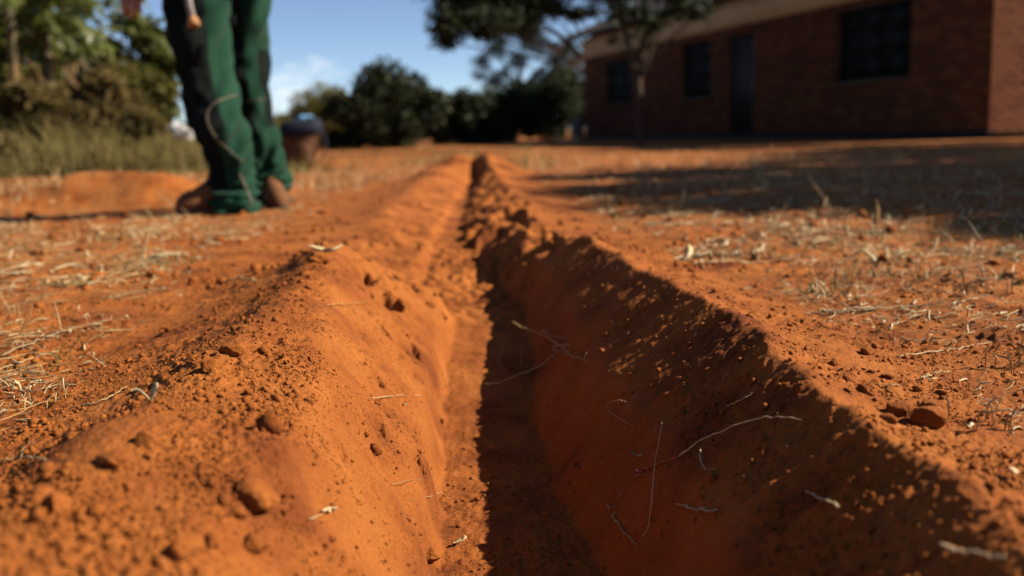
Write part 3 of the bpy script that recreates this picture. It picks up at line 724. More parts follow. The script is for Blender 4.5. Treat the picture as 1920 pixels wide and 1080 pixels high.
for i, (x0, x1, yt, Y, mt, lb_) in enumerate(((205, 350, 2, 15, LEAF_SUNNY, 'leafy shrub at the end of the banana thicket beside the trousers'), (90, 250, 25, 17, LEAF_OLIVE, 'olive shrub seen between the banana stems'),
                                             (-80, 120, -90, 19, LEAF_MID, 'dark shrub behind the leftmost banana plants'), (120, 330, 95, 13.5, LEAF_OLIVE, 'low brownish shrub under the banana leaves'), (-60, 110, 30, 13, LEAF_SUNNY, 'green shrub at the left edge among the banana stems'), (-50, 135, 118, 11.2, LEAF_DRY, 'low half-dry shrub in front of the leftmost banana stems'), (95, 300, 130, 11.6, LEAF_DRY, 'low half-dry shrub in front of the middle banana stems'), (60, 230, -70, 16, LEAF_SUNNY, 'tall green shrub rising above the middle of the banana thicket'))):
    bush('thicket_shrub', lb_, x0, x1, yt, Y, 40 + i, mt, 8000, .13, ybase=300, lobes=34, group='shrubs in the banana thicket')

def banana(px, Y, seed, label, h=2.3, nl=13, dry=4):
    rd = random.Random(seed); p = at_y(px, 300, Y); x = p.x; z = gz(x, Y)
    root = empty('banana_plant', (x, Y, z - .03)); tag(root, label, 'banana plant', 'banana plants in the thicket')
    m = MB(); top = h * .62
    m.tube(spline([(0, 0, 0), (rd.uniform(-.06, .06), 0, top * .5), (rd.uniform(-.12, .12), rd.uniform(-.1, .1), top)], 8), np.linspace(.075, .05, 8), 10)
    m.build('stem', PSEUDO, root, True)
    for i in range(nl + dry):
        isdry = i >= nl; az = rd.uniform(0, 6.28); ln = rd.uniform(.9, 1.6) * (h / 2.3) * (.7 if isdry else 1); wd = rd.uniform(.12, .19) * (.55 if isdry else 1)
        up = rd.uniform(.45, 1.15) if not isdry else rd.uniform(-.1, .25)
        n = 13; mid = []; q = Vector((0, 0, top * (rd.uniform(.9, 1.05) if not isdry else rd.uniform(.55, .95)))); e = math.atan(up) + .25
        for k in range(n):
            mid.append(q.copy()); e -= (.11 + .02 * k * .5) if not isdry else .24
            e = max(e, -1.45); q = q + Vector((math.cos(az) * math.cos(e), math.sin(az) * math.cos(e), math.sin(e))) * (ln / n)
        side = Vector((-math.sin(az), math.cos(az), 0)); V = []; Q = []
        wf = lambda t: wd * (0.0 if t < .12 else math.sin(math.pi * min(1, ((t - .12) / .88)) ** .75) ** .7 if t < 1 else 0) + .012
        for k in range(n - 1):
            for h_ in range(2):
                t0, t1 = (k + h_ * .5) / (n - 1), (k + h_ * .5 + .46) / (n - 1)
                a0 = mid[k].lerp(mid[k + 1], h_ * .5); a1 = mid[k].lerp(mid[k + 1], h_ * .5 + .5)
                for sg in (-1, 1):
                    if rd.random() < (.10 if not isdry else .3): continue
                    w = wf((t0 + t1) / 2) * rd.uniform(.7, 1.1); dr = w * rd.choice((.2, .35, .6, 1.1)) * (1 if not isdry else 1.8); fw = (a1 - a0) * rd.uniform(.2, 1.0)
                    b = len(V); V += [a0, a1, a1 + side * sg * w * .55 + fw * .4 - Vector((0, 0, dr * .25)), a0 + side * sg * w * .55 + fw * .4 - Vector((0, 0, dr * .25)), a1 + side * sg * w + fw - Vector((0, 0, dr)), a0 + side * sg * w * .95 + fw - Vector((0, 0, dr))]
                    Q += [[b, b + 1, b + 2, b + 3], [b + 3, b + 2, b + 4, b + 5]]
        lf = link('leaf', mesh_np('leaf', [list(v) for v in V], np.array(Q), BANANA_DRY if isdry else BANANA, True), root)
        mr = MB(); mr.tube([list(v) for v in mid], np.linspace(.016, .004, n), 5); mr.build('midrib', BANANA_DRY if isdry else BANANA, lf, True)
for i, (px, Y, h, lb) in enumerate(((48, 11.5, 2.5, 'banana plant at the far left with long arching leaves'), (105, 12.5, 2.3, 'banana plant second from the left in the thicket'), (-75, 12.2, 2.6, 'banana plant cut by the left edge of the view'),
                                    (175, 14.0, 2.2, 'banana plant in the middle of the thicket with brown hanging leaves'), (258, 14.8, 2.1, 'banana plant nearest to the green trousers'), (60, 15.5, 2.8, 'tall banana plant behind the front row'))):
    banana(px, Y, 60 + i, lb, h + .5)

def blades(n, fx, fy, hmin, hmax, wd, mat, name, seed, lean=.5, seg=3):
    """upright blades of grass"""
    rnd = np.random.default_rng(seed)
    x, y = fx(rnd, n), fy(rnd, n)
    if callable(hmin): h = hmin(rnd, x, y)
    else: h = rnd.uniform(hmin, hmax, n)
    z = ground_z(x, y); az = rnd.uniform(0, 2 * math.pi, n); ln = rnd.uniform(.1, lean, n) * h
    w = wd * rnd.uniform(.6, 1.4, n); fa = rnd.uniform(0, math.pi, n); V = []
    for k in range(seg + 1):
        t = k / seg
        cx = x + np.cos(az) * ln * t * t; cy = y + np.sin(az) * ln * t * t; cz = z + h * t * (1 - .15 * t)
        ww = w * (1 - t * .92)
        V.append(np.stack([cx - np.cos(fa) * ww, cy - np.sin(fa) * ww, cz], 1)); V.append(np.stack([cx + np.cos(fa) * ww, cy + np.sin(fa) * ww, cz], 1))
    V = np.stack(V, 1); nv = 2 * (seg + 1)
    i = np.arange(n)[:, None] * nv
    q = np.concatenate([i + np.array([[2 * k, 2 * k + 1, 2 * k + 3, 2 * k + 2]]) for k in range(seg)])
    o = link(name, mesh_np(name, V.reshape(-1, 3), q, mat)); o['kind'] = 'stuff'
    return o

# tall olive grass in front of the thicket
def gfy(r, n): return 9.6 + 6.5 * r.random(n) ** 1.2
_gy = {}
def tall_grass(seed, n):
    rnd = np.random.default_rng(seed)
    y = 9.8 + 7 * rnd.random(n) ** 1.1; t = rnd.uniform(-.62, -.195, n); x = y * t
    edge = y > 10.4 + 1.8 * pn(x * .9, x * 0, 77) - 3.2 * rnd.random(n) ** 3.5 + 2.2 * sst(-.30, -.20, t)
    return x[edge], y[edge]
gx, gyy = tall_grass(5, 26000)
o = blades(len(gx), lambda r, n: gx, lambda r, n: gyy, lambda r, x, y: (.12 + .62 * r.random(len(x)) ** 1.8) * (0.85 + 1.1 * pn(x * 1.2, y * 1.2, 78)), 0, .008, GRASS, 'tall_grass', 6, .7)
tag(o, 'tall olive and straw coloured grass below the banana thicket', 'grass')
# thin dry grass and weeds over the yard towards the bushes
def yard(seed, n):
    rnd = np.random.default_rng(seed); y = 4.2 * (26 / 4.2) ** rnd.random(n); x = y * rnd.uniform(-.60, .62, n)
    k = (pn(x * .8, y * .8, 80) + .35 * pn(x * 2.7, y * 2.7, 81)) > .08 + .0 * y
    k &= ~((np.abs(x + .22) < .55) & (y < 6.7))
    k &= ~((x > 1.6) & (y > 9) & (x > 2 + (28 - y) * .2))
    return x[k], y[k]
yx, yy = yard(9, 16000)
o = blades(len(yx), lambda r, n: yx, lambda r, n: yy, .02, .11, .0032, STRAW, 'short_dry_grass', 10, 1.1, 2)
tag(o, 'sparse short dry grass scattered over the red yard', 'grass')
wx_, wy_ = yard(19, 14000); kk = (wy_ > 7.5) & (wx_ < .4); wx_, wy_ = wx_[kk], wy_[kk]
o = blades(len(wx_), lambda r, n: wx_, lambda r, n: wy_, .05, .20, .006, GRASS, 'low_weeds', 11, .9, 2)
tag(o, 'low olive weeds growing along the far edge of the yard', 'weeds')

def tufts(seed, n):
    rnd = np.random.default_rng(seed); m = 70
    cy = 1.5 * (7 / 1.5) ** rnd.random(m); cx = cy * rnd.uniform(.12, .55, m) * np.where(rnd.random(m) < .22, -1, 1); k = (cx > .42) | (cx < -.75); cx, cy = cx[k], cy[k]
    i = rnd.integers(0, len(cx), n); return cx[i] + rnd.normal(0, .03, n) * cy[i] ** .5, cy[i] + rnd.normal(0, .03, n) * cy[i] ** .5
tx, ty = tufts(33, 1100)
o = blades(len(tx), lambda r, n: tx, lambda r, n: ty, .010, .034, .0014, WEED, 'green_tufts', 34, 1.0, 3)
tag(o, 'small green and yellowing grass shoots dotted over the red yard', 'grass')
tx2, ty2 = tufts(33, 1500)
o = blades(len(tx2), lambda r, n: tx2, lambda r, n: ty2, .010, .036, .0014, STRAW_PALE, 'dry_tufts', 35, 1.4, 3)
tag(o, 'dry bleached grass shoots around the green ones in the yard', 'grass')

# ------------------------------------------------------------------ person in green work trousers
def person():
    Y1, Y2 = 3.72, 4.02
    foot = at_y(437, 398, Y1); ground1 = gz(foot.x, Y1); ground2 = gz(-1.0, Y2)
    root = empty('person', (foot.x, (Y1 + Y2) / 2, ground1)); inv = Vector(root.location)
    tag(root, 'person in green work trousers with pale knee piping and dusty brown boots', 'person')
    def L(v): return np.array([v[0] - inv.x, v[1] - inv.y, v[2] - inv.z])
    # legs: centre line and half widths read down the leg
    leg1 = [(372, -45, .118), (374, 20, .116), (378, 80, .110), (388, 130, .100), (399, 180, .095), (412, 225, .092), (424, 265, .087), (432, 300, .084), (435, 325, .080), (434, 350, .083), (433, 372, .094), (434, 392, .093)]
    leg2 = [(446, -45, .112), (448, 20, .108), (452, 80, .100), (458, 130, .092), (466, 180, .086), (477, 225, .082), (487, 262, .080), (497, 296, .078), (502, 318, .074), (504, 338, .080), (506, 356, .087), (507, 373, .084)]
    def legloft(tab, Y, seed, topY):
        rnd = np.random.default_rng(seed); n = 56; m = 120
        T = np.array(tab, float); u = np.linspace(0, len(T) - 1, m); k = np.arange(len(T))
        px = np.interp(u, k, T[:, 0]); py = np.interp(u, k, T[:, 1]); hw = np.interp(u, k, T[:, 2])
        R = []; a = np.linspace(0, 2 * math.pi, n, endpoint=False)
        for i in range(m):
            t = i / (m - 1); y = topY + (Y - topY) * min(1, t / .5)
            c = L(at_y(px[i], py[i], y)); c[1] += .035 * math.sin(math.pi * min(1, max(0, (t - .2) / .5))) * -1
            # cloth folds: slanting creases, bunched rings over the boot
            arg_z = t * 9
            fold = .030 * pn(np.cos(a) * 1.1 + 3 * t + seed, arg_z + np.sin(a) * 1.2, 90 + seed) + .022 * pn(np.cos(a) * 2.0 + seed, arg_z * 2.0 + np.sin(a) * 2.0, 91 + seed)
            bunch = sst(.70, .84, np.array([t]))[0]
            fold = fold + bunch * (.006 * np.sin(t * 80 + 2.2 * np.cos(a + seed) + 1.1 * np.sin(2 * a)) + .026 * pn(np.cos(a) * 2 + 5, t * 26 + np.sin(a) * 2, 92 + seed))
            knee = math.exp(-((t - .47) / .09) ** 2)
            fold = fold + knee * .012 * np.maximum(0, np.cos(a + .9)) ** 2
            r = hw[i] + fold
            R.append(np.stack([c[0] + np.cos(a) * r, c[1] + np.sin(a) * r * 1.02, np.full(n, c[2]) + (0.018 * np.cos(a - 2.6) if i > m - 8 else 0)], 1))
        return np.array(R)
    r1 = legloft(leg1, Y1, 1, 3.80); r2 = legloft(leg2, Y2, 2, 3.90)
    m = MB(); m.rings(r1); m.rings(r2)
    # seat and waist
    hipc = (r1[0].mean(0) + r2[0].mean(0)) / 2; n = 56; a = np.linspace(0, 2 * math.pi, n, endpoint=False); R = []
    for t in np.linspace(0, 1, 14):
        zz = hipc[2] - .06 + .30 * t; wx = .195 - .03 * t - .05 * max(0, .2 - t); wy = .135 - .01 * t
        R.append(np.stack([hipc[0] - .02 * t + np.cos(a) * wx, hipc[1] + np.sin(a) * wy, np.full(n, zz)], 1))
    m.rings(R, cap=True)
    tr = m.build('trousers', TROUSER, root, True); me = tr.data; me.materials.append(BLACK_CLOTH_AND_SHADE)
    # black panels on outer thigh and pocket side, widened to paint in leg shade
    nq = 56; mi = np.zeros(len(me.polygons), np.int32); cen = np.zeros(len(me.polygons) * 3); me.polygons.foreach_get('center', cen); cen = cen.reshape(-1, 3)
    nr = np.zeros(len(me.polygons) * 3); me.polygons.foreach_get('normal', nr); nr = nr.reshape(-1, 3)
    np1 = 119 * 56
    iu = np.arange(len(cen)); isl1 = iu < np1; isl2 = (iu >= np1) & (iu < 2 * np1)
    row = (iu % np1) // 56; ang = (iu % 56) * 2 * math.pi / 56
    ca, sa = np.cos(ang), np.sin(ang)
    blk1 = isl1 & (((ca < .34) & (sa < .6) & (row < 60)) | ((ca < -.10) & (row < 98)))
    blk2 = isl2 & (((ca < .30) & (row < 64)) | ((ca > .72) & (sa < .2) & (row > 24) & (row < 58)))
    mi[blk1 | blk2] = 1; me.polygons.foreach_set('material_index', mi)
    bpy.context.view_layer.update()
    dg = bpy.context.evaluated_depsgraph_get()
    bv = BVHTree.FromPolygons([v.co for v in me.vertices], [p.vertices[:] for p in me.polygons])
    o0 = Vector((0, 0, CAM_H)) - inv
    def on(px, py, out=.004):
        loc, nn, i_, dd = bv.ray_cast(o0, Vector(ray(px, py)))
        if loc is None: return None
        return loc - Vector(ray(px, py)) * out
    for pts, w in (([(444, 178), (428, 182), (410, 189), (396, 199), (388, 214), (390, 232), (400, 251), (414, 268), (430, 282), (444, 294), (455, 304)], .0075),
                   ([(462, 190), (474, 188), (486, 187), (497, 186)], .0065), ([(450, 326), (458, 344), (464, 358), (470, 374), (473, 386)], .009)):
        q = [on(*p) for p in pts]; q = [x for x in q if x is not None]
        if len(q) > 1: mm = MB(); mm.tube(spline(q, 26), w * .5, 8, flat=.5); mm.build('piping', PIPING, tr, True)
    # hammer hanging in the holster loop on the thigh
    q = [on(350, -30, .03), on(355, 10, .03), on(361, 34, .03)]; q = [x for x in q if x is not None]
    mm = MB(); mm.tube(spline(q, 8), .013, 8); tl = mm.build('hammer_handle', STEEL, root, True)
    e = on(364, 50, .03); mm = MB(); mm.tube(spline([q[-1] + Vector((0, 0, .005)), (q[-1] + e) / 2, e], 8), [.014, .016, .019, .021, .022, .022, .021, .016], 10); mm.build('wooden_grip', WOOD_TOOL, tl, True)
    # holster pocket flap
    q0 = on(345, 62, .012); mm = MB(); mm.box((-.055, -.014, -.10), (.055, .014, .10), Matrix.Translation(Vector((q0.x + .015, q0.y + .012, q0.z - .05)))); mm.build('thigh_pocket', BLACK_CLOTH_AND_SHADE, tr)
    # boots, toes towards the camera and a little to the right
    def boot(c, rz, name):
        b = MB(); R = []; n = 24; a = np.linspace(0, 2 * math.pi, n, endpoint=False)
        for (y, w, h, zc) in ((.115, .020, .03, .045), (.11, .038, .05, .05), (.08, .043, .085, .07), (.03, .043, .11, .085), (-.02, .042, .10, .078), (-.07, .046, .075, .06), (-.12, .049, .058, .05), (-.16, .044, .05, .045), (-.185, .028, .034, .038), (-.193, .010, .014, .034)):
            R.append(np.stack([np.cos(a) * w, np.full(n, y), zc + np.sin(a) * np.where(np.sin(a) < 0, np.minimum(h, zc - .018), h)], 1))
        b.rings(R, cap=True); b.tube([(0, .055, .10), (0, .06, .17), (0, .065, .24)], [.052, .052, .054], 20)
        o = b.build(name, BOOT, root, True); o.location = c; o.rotation_euler = (0, 0, rz); o.scale = (.92, .80, .82)
        s = MB(); R = []
        for z, k in ((0, .98), (.006, 1.03), (.020, 1.03), (.026, 1.0)):
            yy = np.sin(a) * .158 - .038; R.append(np.stack([np.cos(a) * .050 * k * (1 - .12 * np.sin(a)), yy * 1.0, np.full(n, z)], 1))
        s.rings(R, cap=True); s.build('sole', RUBBER, o, True)
    c1 = L(at_y(434, 398, Y1)); c2 = L(at_y(507, 377, Y2))
    boot((c1[0] - .038, c1[1] - .02, 0.0), math.radians(-68), 'boot'); boot((c2[0] + .012, c2[1] - .03, ground2 - inv.z), math.radians(28), 'boot')
    # body: one skinned figure; legs run down inside the trousers
    J = []; E = []; Rr = []
    def j(p, r, par=None):
        J.append(tuple(p)); Rr.append(r)
        if par is not None: E.append((par, len(J) - 1))
        return len(J) - 1
    hx, hy, hz = hipc
    pel = j((hx, hy, hz + .10), .12); belly = j((hx - .02, hy, hz + .28), .13, pel); chest = j((hx - .04, hy, hz + .47), .15, belly); sh = j((hx - .05, hy, hz + .58), .11, chest)
    neck = j((hx - .05, hy - .01, hz + .68), .055, sh); hd = j((hx - .05, hy - .03, hz + .78), .078, neck); hd2 = j((hx - .05, hy - .035, hz + .86), .092, hd); j((hx - .05, hy - .03, hz + .925), .06, hd2)
    j((hx - .03, hy - .125, hz + .80), .018, hd)          # nose
    def arm(s, hand, depthY, curl):
        H = L(at_y(*hand, depthY)); S0 = np.array([hx - .05 + s * .17, hy, hz + .56])
        a1 = j(S0, .062, sh); el = S0 * .45 + H * .55 + np.array([s * .05, .05, .06])
        a2 = j(S0 * .5 + el * .5, .052, a1); a3 = j(el, .043, a2); a4 = j(el * .45 + (H + np.array([0, 0, .15])) * .55, .038, a3); w = j(H + np.array([0, 0, .155]), .027, a4); p = j(H + np.array([0, 0, .11]), .026, w)
        k = j(H + np.array([0, -.0, .075]), .030, p)
        for f, (dx, ln) in enumerate(((-.030, .070), (-.010, .082), (.010, .078), (.028, .062))):
            f1 = j(H + np.array([dx * .9, -.012, .058]), .0105, k); f2 = j(H + np.array([dx, -.026, .058 - ln * .45]), .0095, f1); f3 = j(H + np.array([dx * .95, -.028 + curl, .058 - ln * .8]), .0085, f2); j(H + np.array([dx * .9, -.018 + curl * 2, .058 - ln]), .0075, f3)
        t1 = j(H + np.array([-s * .036, -.018, .085]), .013, p); t2 = j(H + np.array([-s * .05, -.034, .055]), .0105, t1); j(H + np.array([-s * .048, -.042, .030]), .009, t2)
    arm(-1, (252, 22), 3.78, .006); arm(1, (487, 18), 3.96, .008)
    for R_g in (r1, r2):
        prev = pel
        for i, rad in ((6, .085), (30, .075), (58, .055), (80, .052), (100, .042), (116, .040)): prev = j(R_g[i].mean(0), rad, prev)
    me = bpy.data.meshes.new('body'); me.from_pydata(J, E, []); me.update()
    b = link('body', me, root); me.materials.append(SKIN)
    sk = b.modifiers.new('skin', 'SKIN'); sk.use_smooth_shade = True
    for i, v in enumerate(me.skin_vertices[0].data): v.radius = (Rr[i], Rr[i]); v.use_root = (i == pel)
    b.modifiers.new('sub', 'SUBSURF').levels = 2; b.modifiers['sub'].render_levels = 2
    # shirt with short sleeves, hair cap
    m = MB(); a = np.linspace(0, 2 * math.pi, 40, endpoint=False); R = []
    for t, w, dp in ((0, .185, .14), (.15, .175, .135), (.4, .19, .14), (.65, .215, .15), (.85, .215, .14), (.95, .17, .11), (1.0, .075, .07)):
        R.append(np.stack([hx - .02 - .03 * t + np.cos(a) * w, hy + np.sin(a) * dp, np.full(40, hz + .17 + .47 * t)], 1))
    m.rings(R)
    for s in (-1, 1):
        S0 = np.array([hx - .05 + s * .17, hy, hz + .57]); m.tube([S0, S0 + np.array([s * .05, .01, -.12]), S0 + np.array([s * .07, .015, -.24])], [.085, .078, .072], 16, cap=False)
    m.build('shirt', SHIRT, root, True)
    bm = bmesh.new(); bmesh.ops.create_uvsphere(bm, u_segments=20, v_segments=12, radius=.108)
    bmesh.ops.delete(bm, geom=[v for v in bm.verts if v.co.z < -.02 - .25 * v.co.y], context='VERTS')
    me = bpy.data.meshes.new('hair'); bm.to_mesh(me); bm.free(); me.materials.append(HAIR); o = link('hair', me, root); o.location = (hx - .05, hy - .025, hz + .875)
person()

# ------------------------------------------------------------------ things standing about the yard
def rucksack():
    p = at_y(566, 306, 9.6); z = gz(p.x, 9.6); root = empty('rucksack', (p.x, 9.6, z - .01), math.radians(8))
    tag(root, 'brown rucksack with dark blue lid standing on the ground behind the trousers', 'rucksack')
    a = np.linspace(0, 2 * math.pi, 28, endpoint=False); sup = lambda c, e: np.sign(c) * np.abs(c) ** e
    m = MB(); R = []
    for zz, w, dp in ((0, .06, .06), (.01, .10, .09), (.10, .145, .12), (.24, .175, .13), (.34, .18, .13), (.40, .165, .12)):
        R.append(np.stack([-.03 + .06 * zz + sup(np.cos(a), .75) * w * (1 + .04 * np.cos(3 * a + zz * 20)), sup(np.sin(a), .75) * dp, np.full(28, zz)], 1))
    m.rings(R, cap=True); m.build('bag_body', PACK, root, True)
    m = MB(); R = []
    for zz, w, dp in ((.35, .185, .138), (.36, .205, .15), (.42, .21, .15), (.47, .19, .14), (.50, .13, .09), (.505, .05, .03)):
        R.append(np.stack([.01 + sup(np.cos(a), .7) * w, sup(np.sin(a), .7) * dp, zz + .02 * np.cos(a)], 1))
    m.rings(R, cap=True); m.build('lid', NAVY, root, True)
    m = MB(); R = []
    for zz, w, dp in ((.475, .10, .08), (.50, .115, .09), (.535, .10, .08), (.55, .05, .04)):
        R.append(np.stack([.06 + np.cos(a) * w * (1 + .12 * np.cos(4 * a)), np.sin(a) * dp, zz + .012 * np.cos(3 * a)], 1))
    m.rings(R, cap=True); o_ = m.build('rolled_cloth', SKYBLUE, root, True); o_.scale = (.75, .75, .97)
    m = MB(); m.tube(spline([(.16, -.05, .40), (.235, -.07, .33), (.235, -.07, .20), (.17, -.06, .10), (.10, -.07, .07)], 20), .016, 8, flat=.5); m.build('strap', NAVY, root, True)
    m = MB(); R = []
    for zz, w in ((.06, .03), (.08, .075), (.17, .085), (.25, .07), (.27, .03)):
        R.append(np.stack([.02 + sup(np.cos(a), .7) * w, -.115 + sup(np.sin(a), .7) * .05, np.full(28, zz)], 1))
    m.rings(R, cap=True); m.build('pocket', PACK, root, True)
rucksack()

def plastic_bag():
    p = at_y(341, 247, 10.2); bm = bmesh.new(); bmesh.ops.create_icosphere(bm, subdivisions=4, radius=1)
    V = np.array([v.co[:] for v in bm.verts])
    nz = pn(V[:, 0] * 1.7 + V[:, 2], V[:, 1] * 1.7, 5) * .5 + pn(V[:, 0] * 4, V[:, 2] * 4 + V[:, 1], 6) * .22
    V = V * (1 + nz)[:, None] * np.array([.115, .07, .075]); V[:, 0] -= .03 * (V[:, 2] > .03); V[:, 2] -= .25 * V[:, 0]
    for v, c in zip(bm.verts, V): v.co = c
    me = bpy.data.meshes.new('plastic_bag'); bm.to_mesh(me); bm.free(); me.materials.append(PLASTIC); o = link('plastic_bag', me); o.location = p
    tag(o, 'crumpled white plastic bag caught in the grass beside the green trousers', 'plastic bag')
plastic_bag()

_ico = {}
def ico(sub):
    if sub not in _ico:
        bm = bmesh.new(); bmesh.ops.create_icosphere(bm, subdivisions=sub, radius=1)
        _ico[sub] = (np.array([v.co[:] for v in bm.verts]), np.array([[v.index for v in f.verts] for f in bm.faces])); bm.free()
    return _ico[sub]
def lump(name, loc, r, label, cat, mat, seed, sub=4, squash=.75, rough=.35, stretch=(1, 1, 1), group=None, rz=0):
    V, t = ico(sub); V = V.copy(); s = seed * 3.7
    nz = pn(V[:, 0] * 1.3 + s, V[:, 1] * 1.3 + V[:, 2] * .9, seed) * .55 + pn(V[:, 0] * 3.1 + s, V[:, 2] * 3.1 - V[:, 1], seed + 1) * .35 + (pn(V[:, 0] * 8 + V[:, 1] * 3, V[:, 2] * 8 + s, seed + 2) * .14 + pn(V[:, 0] * 17 + V[:, 1] * 7, V[:, 2] * 17 + s, seed + 3) * .08)
    # flat broken facets
    rd = np.random.default_rng(seed)
    V = V * (1 + rough * 1.6 * nz)[:, None]
    for k in range(7):
        nn = rd.normal(size=3); nn /= np.linalg.norm(nn); dd = V @ nn; lim = rd.uniform(.58, .85); V = V - np.where(dd > lim, (dd - lim) * .85, 0)[:, None] * nn
    V = V * r * np.array(stretch) * np.array([1, 1, squash])
    o = link(name, mesh_np(name, V, t, mat, False)); o.location = loc; o.rotation_euler = (0, 0, rz); tag(o, label, cat, group); return o

# grey drum and two stones at the end of the building
p = at_y(1084, 262, 27.0); z = gz(p.x, 27)
m = MB(); a = np.linspace(0, 2 * math.pi, 28, endpoint=False)
R = [np.stack([np.cos(a) * w, np.sin(a) * w, np.full(28, zz)], 1) for zz, w in ((0, .25), (.03, .26), (.05, .25), (.26, .25), (.28, .265), (.30, .25), (.55, .25), (.57, .265), (.59, .25), (.82, .25), (.84, .26), (.86, .25), (.85, .23))]
m.rings(R, cap=True); o = m.build('steel_drum', DRUM, None, True); o.location = (p.x, 27, z - .01); o.scale = (.7, .7, .75)
tag(o, 'grey drum standing at the left end of the brick building', 'drum')
for i, (px, py, r, lb) in enumerate(((1055, 266, .10, 'sunlit stone left of the brick building, farther from the wall'), (1080, 266, .13, 'sunlit stone left of the brick building, close to the wall'))):
    p = at_y(px, py, 21.0); lump('stone', (p.x, 21.0, gz(p.x, 21) + r * .4), r, lb, 'stone', ROCK, 200 + i, 3, group='stones by the building')

# clods of earth big enough to single out
def clod(px, py, r, label, seed, **k):
    p = hit(px, py); return lump('soil_clod', (p.x, p.y, p.z + r * .25), r, label, 'clod', CLOD, seed, group='clods of red earth', **k)
for i, (px, py, r, lb) in enumerate((
    (478, 945, .0165, 'large clod of red earth on the broken edge of the near bank'), (345, 1035, .0105, 'clod of red earth near the bottom left, left of two smaller ones'), (398, 1018, .0075, 'flat pale-topped clod just below the large clod'),
    (482, 1024, .0095, 'dark-sided clod straight below the large clod on the near bank'), (447, 968, .0065, 'small round clod touching the large clod on the near bank'), (806, 1048, .0105, 'square clod at the foot of the sunlit trench wall near the bottom'),
    (1737, 795, .017, 'large clod on the outer slope of the right bank beside the straw'), (1690, 778, .012, 'dark clod uphill of the large clod on the right bank'), (1665, 790, .007, 'small clod set in the crumbly right bank left of the others'),
    (213, 870, .010, 'reddish clod in the crumbs on the left bank'), (272, 833, .010, 'angular dark clod on the left bank above the reddish one'), (107, 952, .010, 'dark clod alone on the smooth earth at lower left'),
    (705, 845, .0085, 'clod in a pit half-way up the sunlit wall'), (1748, 772, .012, 'clod at the toe of the right bank next to a straw'), (597, 492, .018, 'shaded clod behind the pale dry leaf'), (440, 660, .012, 'clod along the crest of the left bank among crumbs'), (395, 690, .010, 'clod at the outer edge of the left bank, near the shrivelled leaf'))):
    clod(px, py, r, lb, 300 + 7 * i, sub=4 if r > .009 else 3, stretch=(1.15, .9, 1) if i % 2 else (.95, 1.1, 1), rz=i * 1.3)

# ------------------------------------------------------------------ crumbs of earth (uncountable)
def crumbs(name, n, ymin, ymax, rmed, seed, sub, label, sig=.45, big=1.0, tm=.62):
    rnd = np.random.default_rng(seed)
    N = n * 5
    y = ymin * (ymax / ymin) ** rnd.random(N); x = y * rnd.uniform(-tm, tm, N)
    _, xl, xml, fl, fr, xm, xr = profile(x, y)
    lw = (x > xl) & (x < fl); rw = (x > fr) & (x < xr); fl_ = (x >= fl) & (x <= fr)
    bank = ((x < xl) & (x > xl - .30)) | ((x > xr) & (x < xr + .22))
    dens = np.where(bank, .9, .55); dens = np.where(lw, .7 if rmed < .002 else .42, dens); dens = np.where(rw, .12, dens); dens = np.where(fl_, .16, dens)
    dens = np.where(rw & (x > xm), .30, dens)
    dens = np.where((x > xr - .02) & (x < xr + .05), dens * .45, dens)
    dens = dens * sst(-.35, .45, pn(x * 12, y * 12, seed + 50)) * (.35 + .65 * sst(-.2, .3, pn(x * 4, y * 4, seed + 51)))
    dens = np.where((x < xl) & (y < .8), dens * (.5 + .5 * sst(.62, .82, y)), dens)
    k = rnd.random(N) < dens * 1.2; x, y = x[k][:n], y[k][:n]; lw = lw[k][:n]; n = len(x)
    r = rmed * np.exp(rnd.normal(0, sig, n)) * big; r = np.minimum(r, rmed * 4.5); r = np.where(lw, r * .7, r)
    z = ground_z(x, y) + r * .25
    V0, t0 = ico(sub); nv = len(V0)
    V = np.broadcast_to(V0, (n, nv, 3)) * (1 + rnd.uniform(-.42, .38, (n, nv)))[..., None]
    ax = rnd.uniform(.7, 1.3, (n, 1, 3)) * np.array([1, 1, .8]); V = V * ax * r[:, None, None]
    an = rnd.uniform(0, 6.28, n); c, s = np.cos(an)[:, None], np.sin(an)[:, None]
    V = np.stack([V[..., 0] * c - V[..., 1] * s, V[..., 0] * s + V[..., 1] * c, V[..., 2]], -1) + np.stack([x, y, z], 1)[:, None, :]
    T = (np.arange(n) * nv)[:, None, None] + t0[None]
    o = link(name, mesh_np(name, V.reshape(-1, 3), T.reshape(-1, 3), CLOD, False)); o['kind'] = 'stuff'; tag(o, label, 'soil crumbs'); return o
crumbs('soil_crumbs', 34000, .42, 2.4, .00105, 71, 1, 'fine crumbs of red earth strewn over banks and trench', .40)
crumbs('soil_crumbs', 3200, .45, 2.8, .0024, 72, 1, 'coarser crumbs of red earth on the trench banks', .42)
crumbs('soil_crumbs', 1400, 1.8, 7.0, .0060, 73, 1, 'lumps of red earth over the yard around the trench', .45)

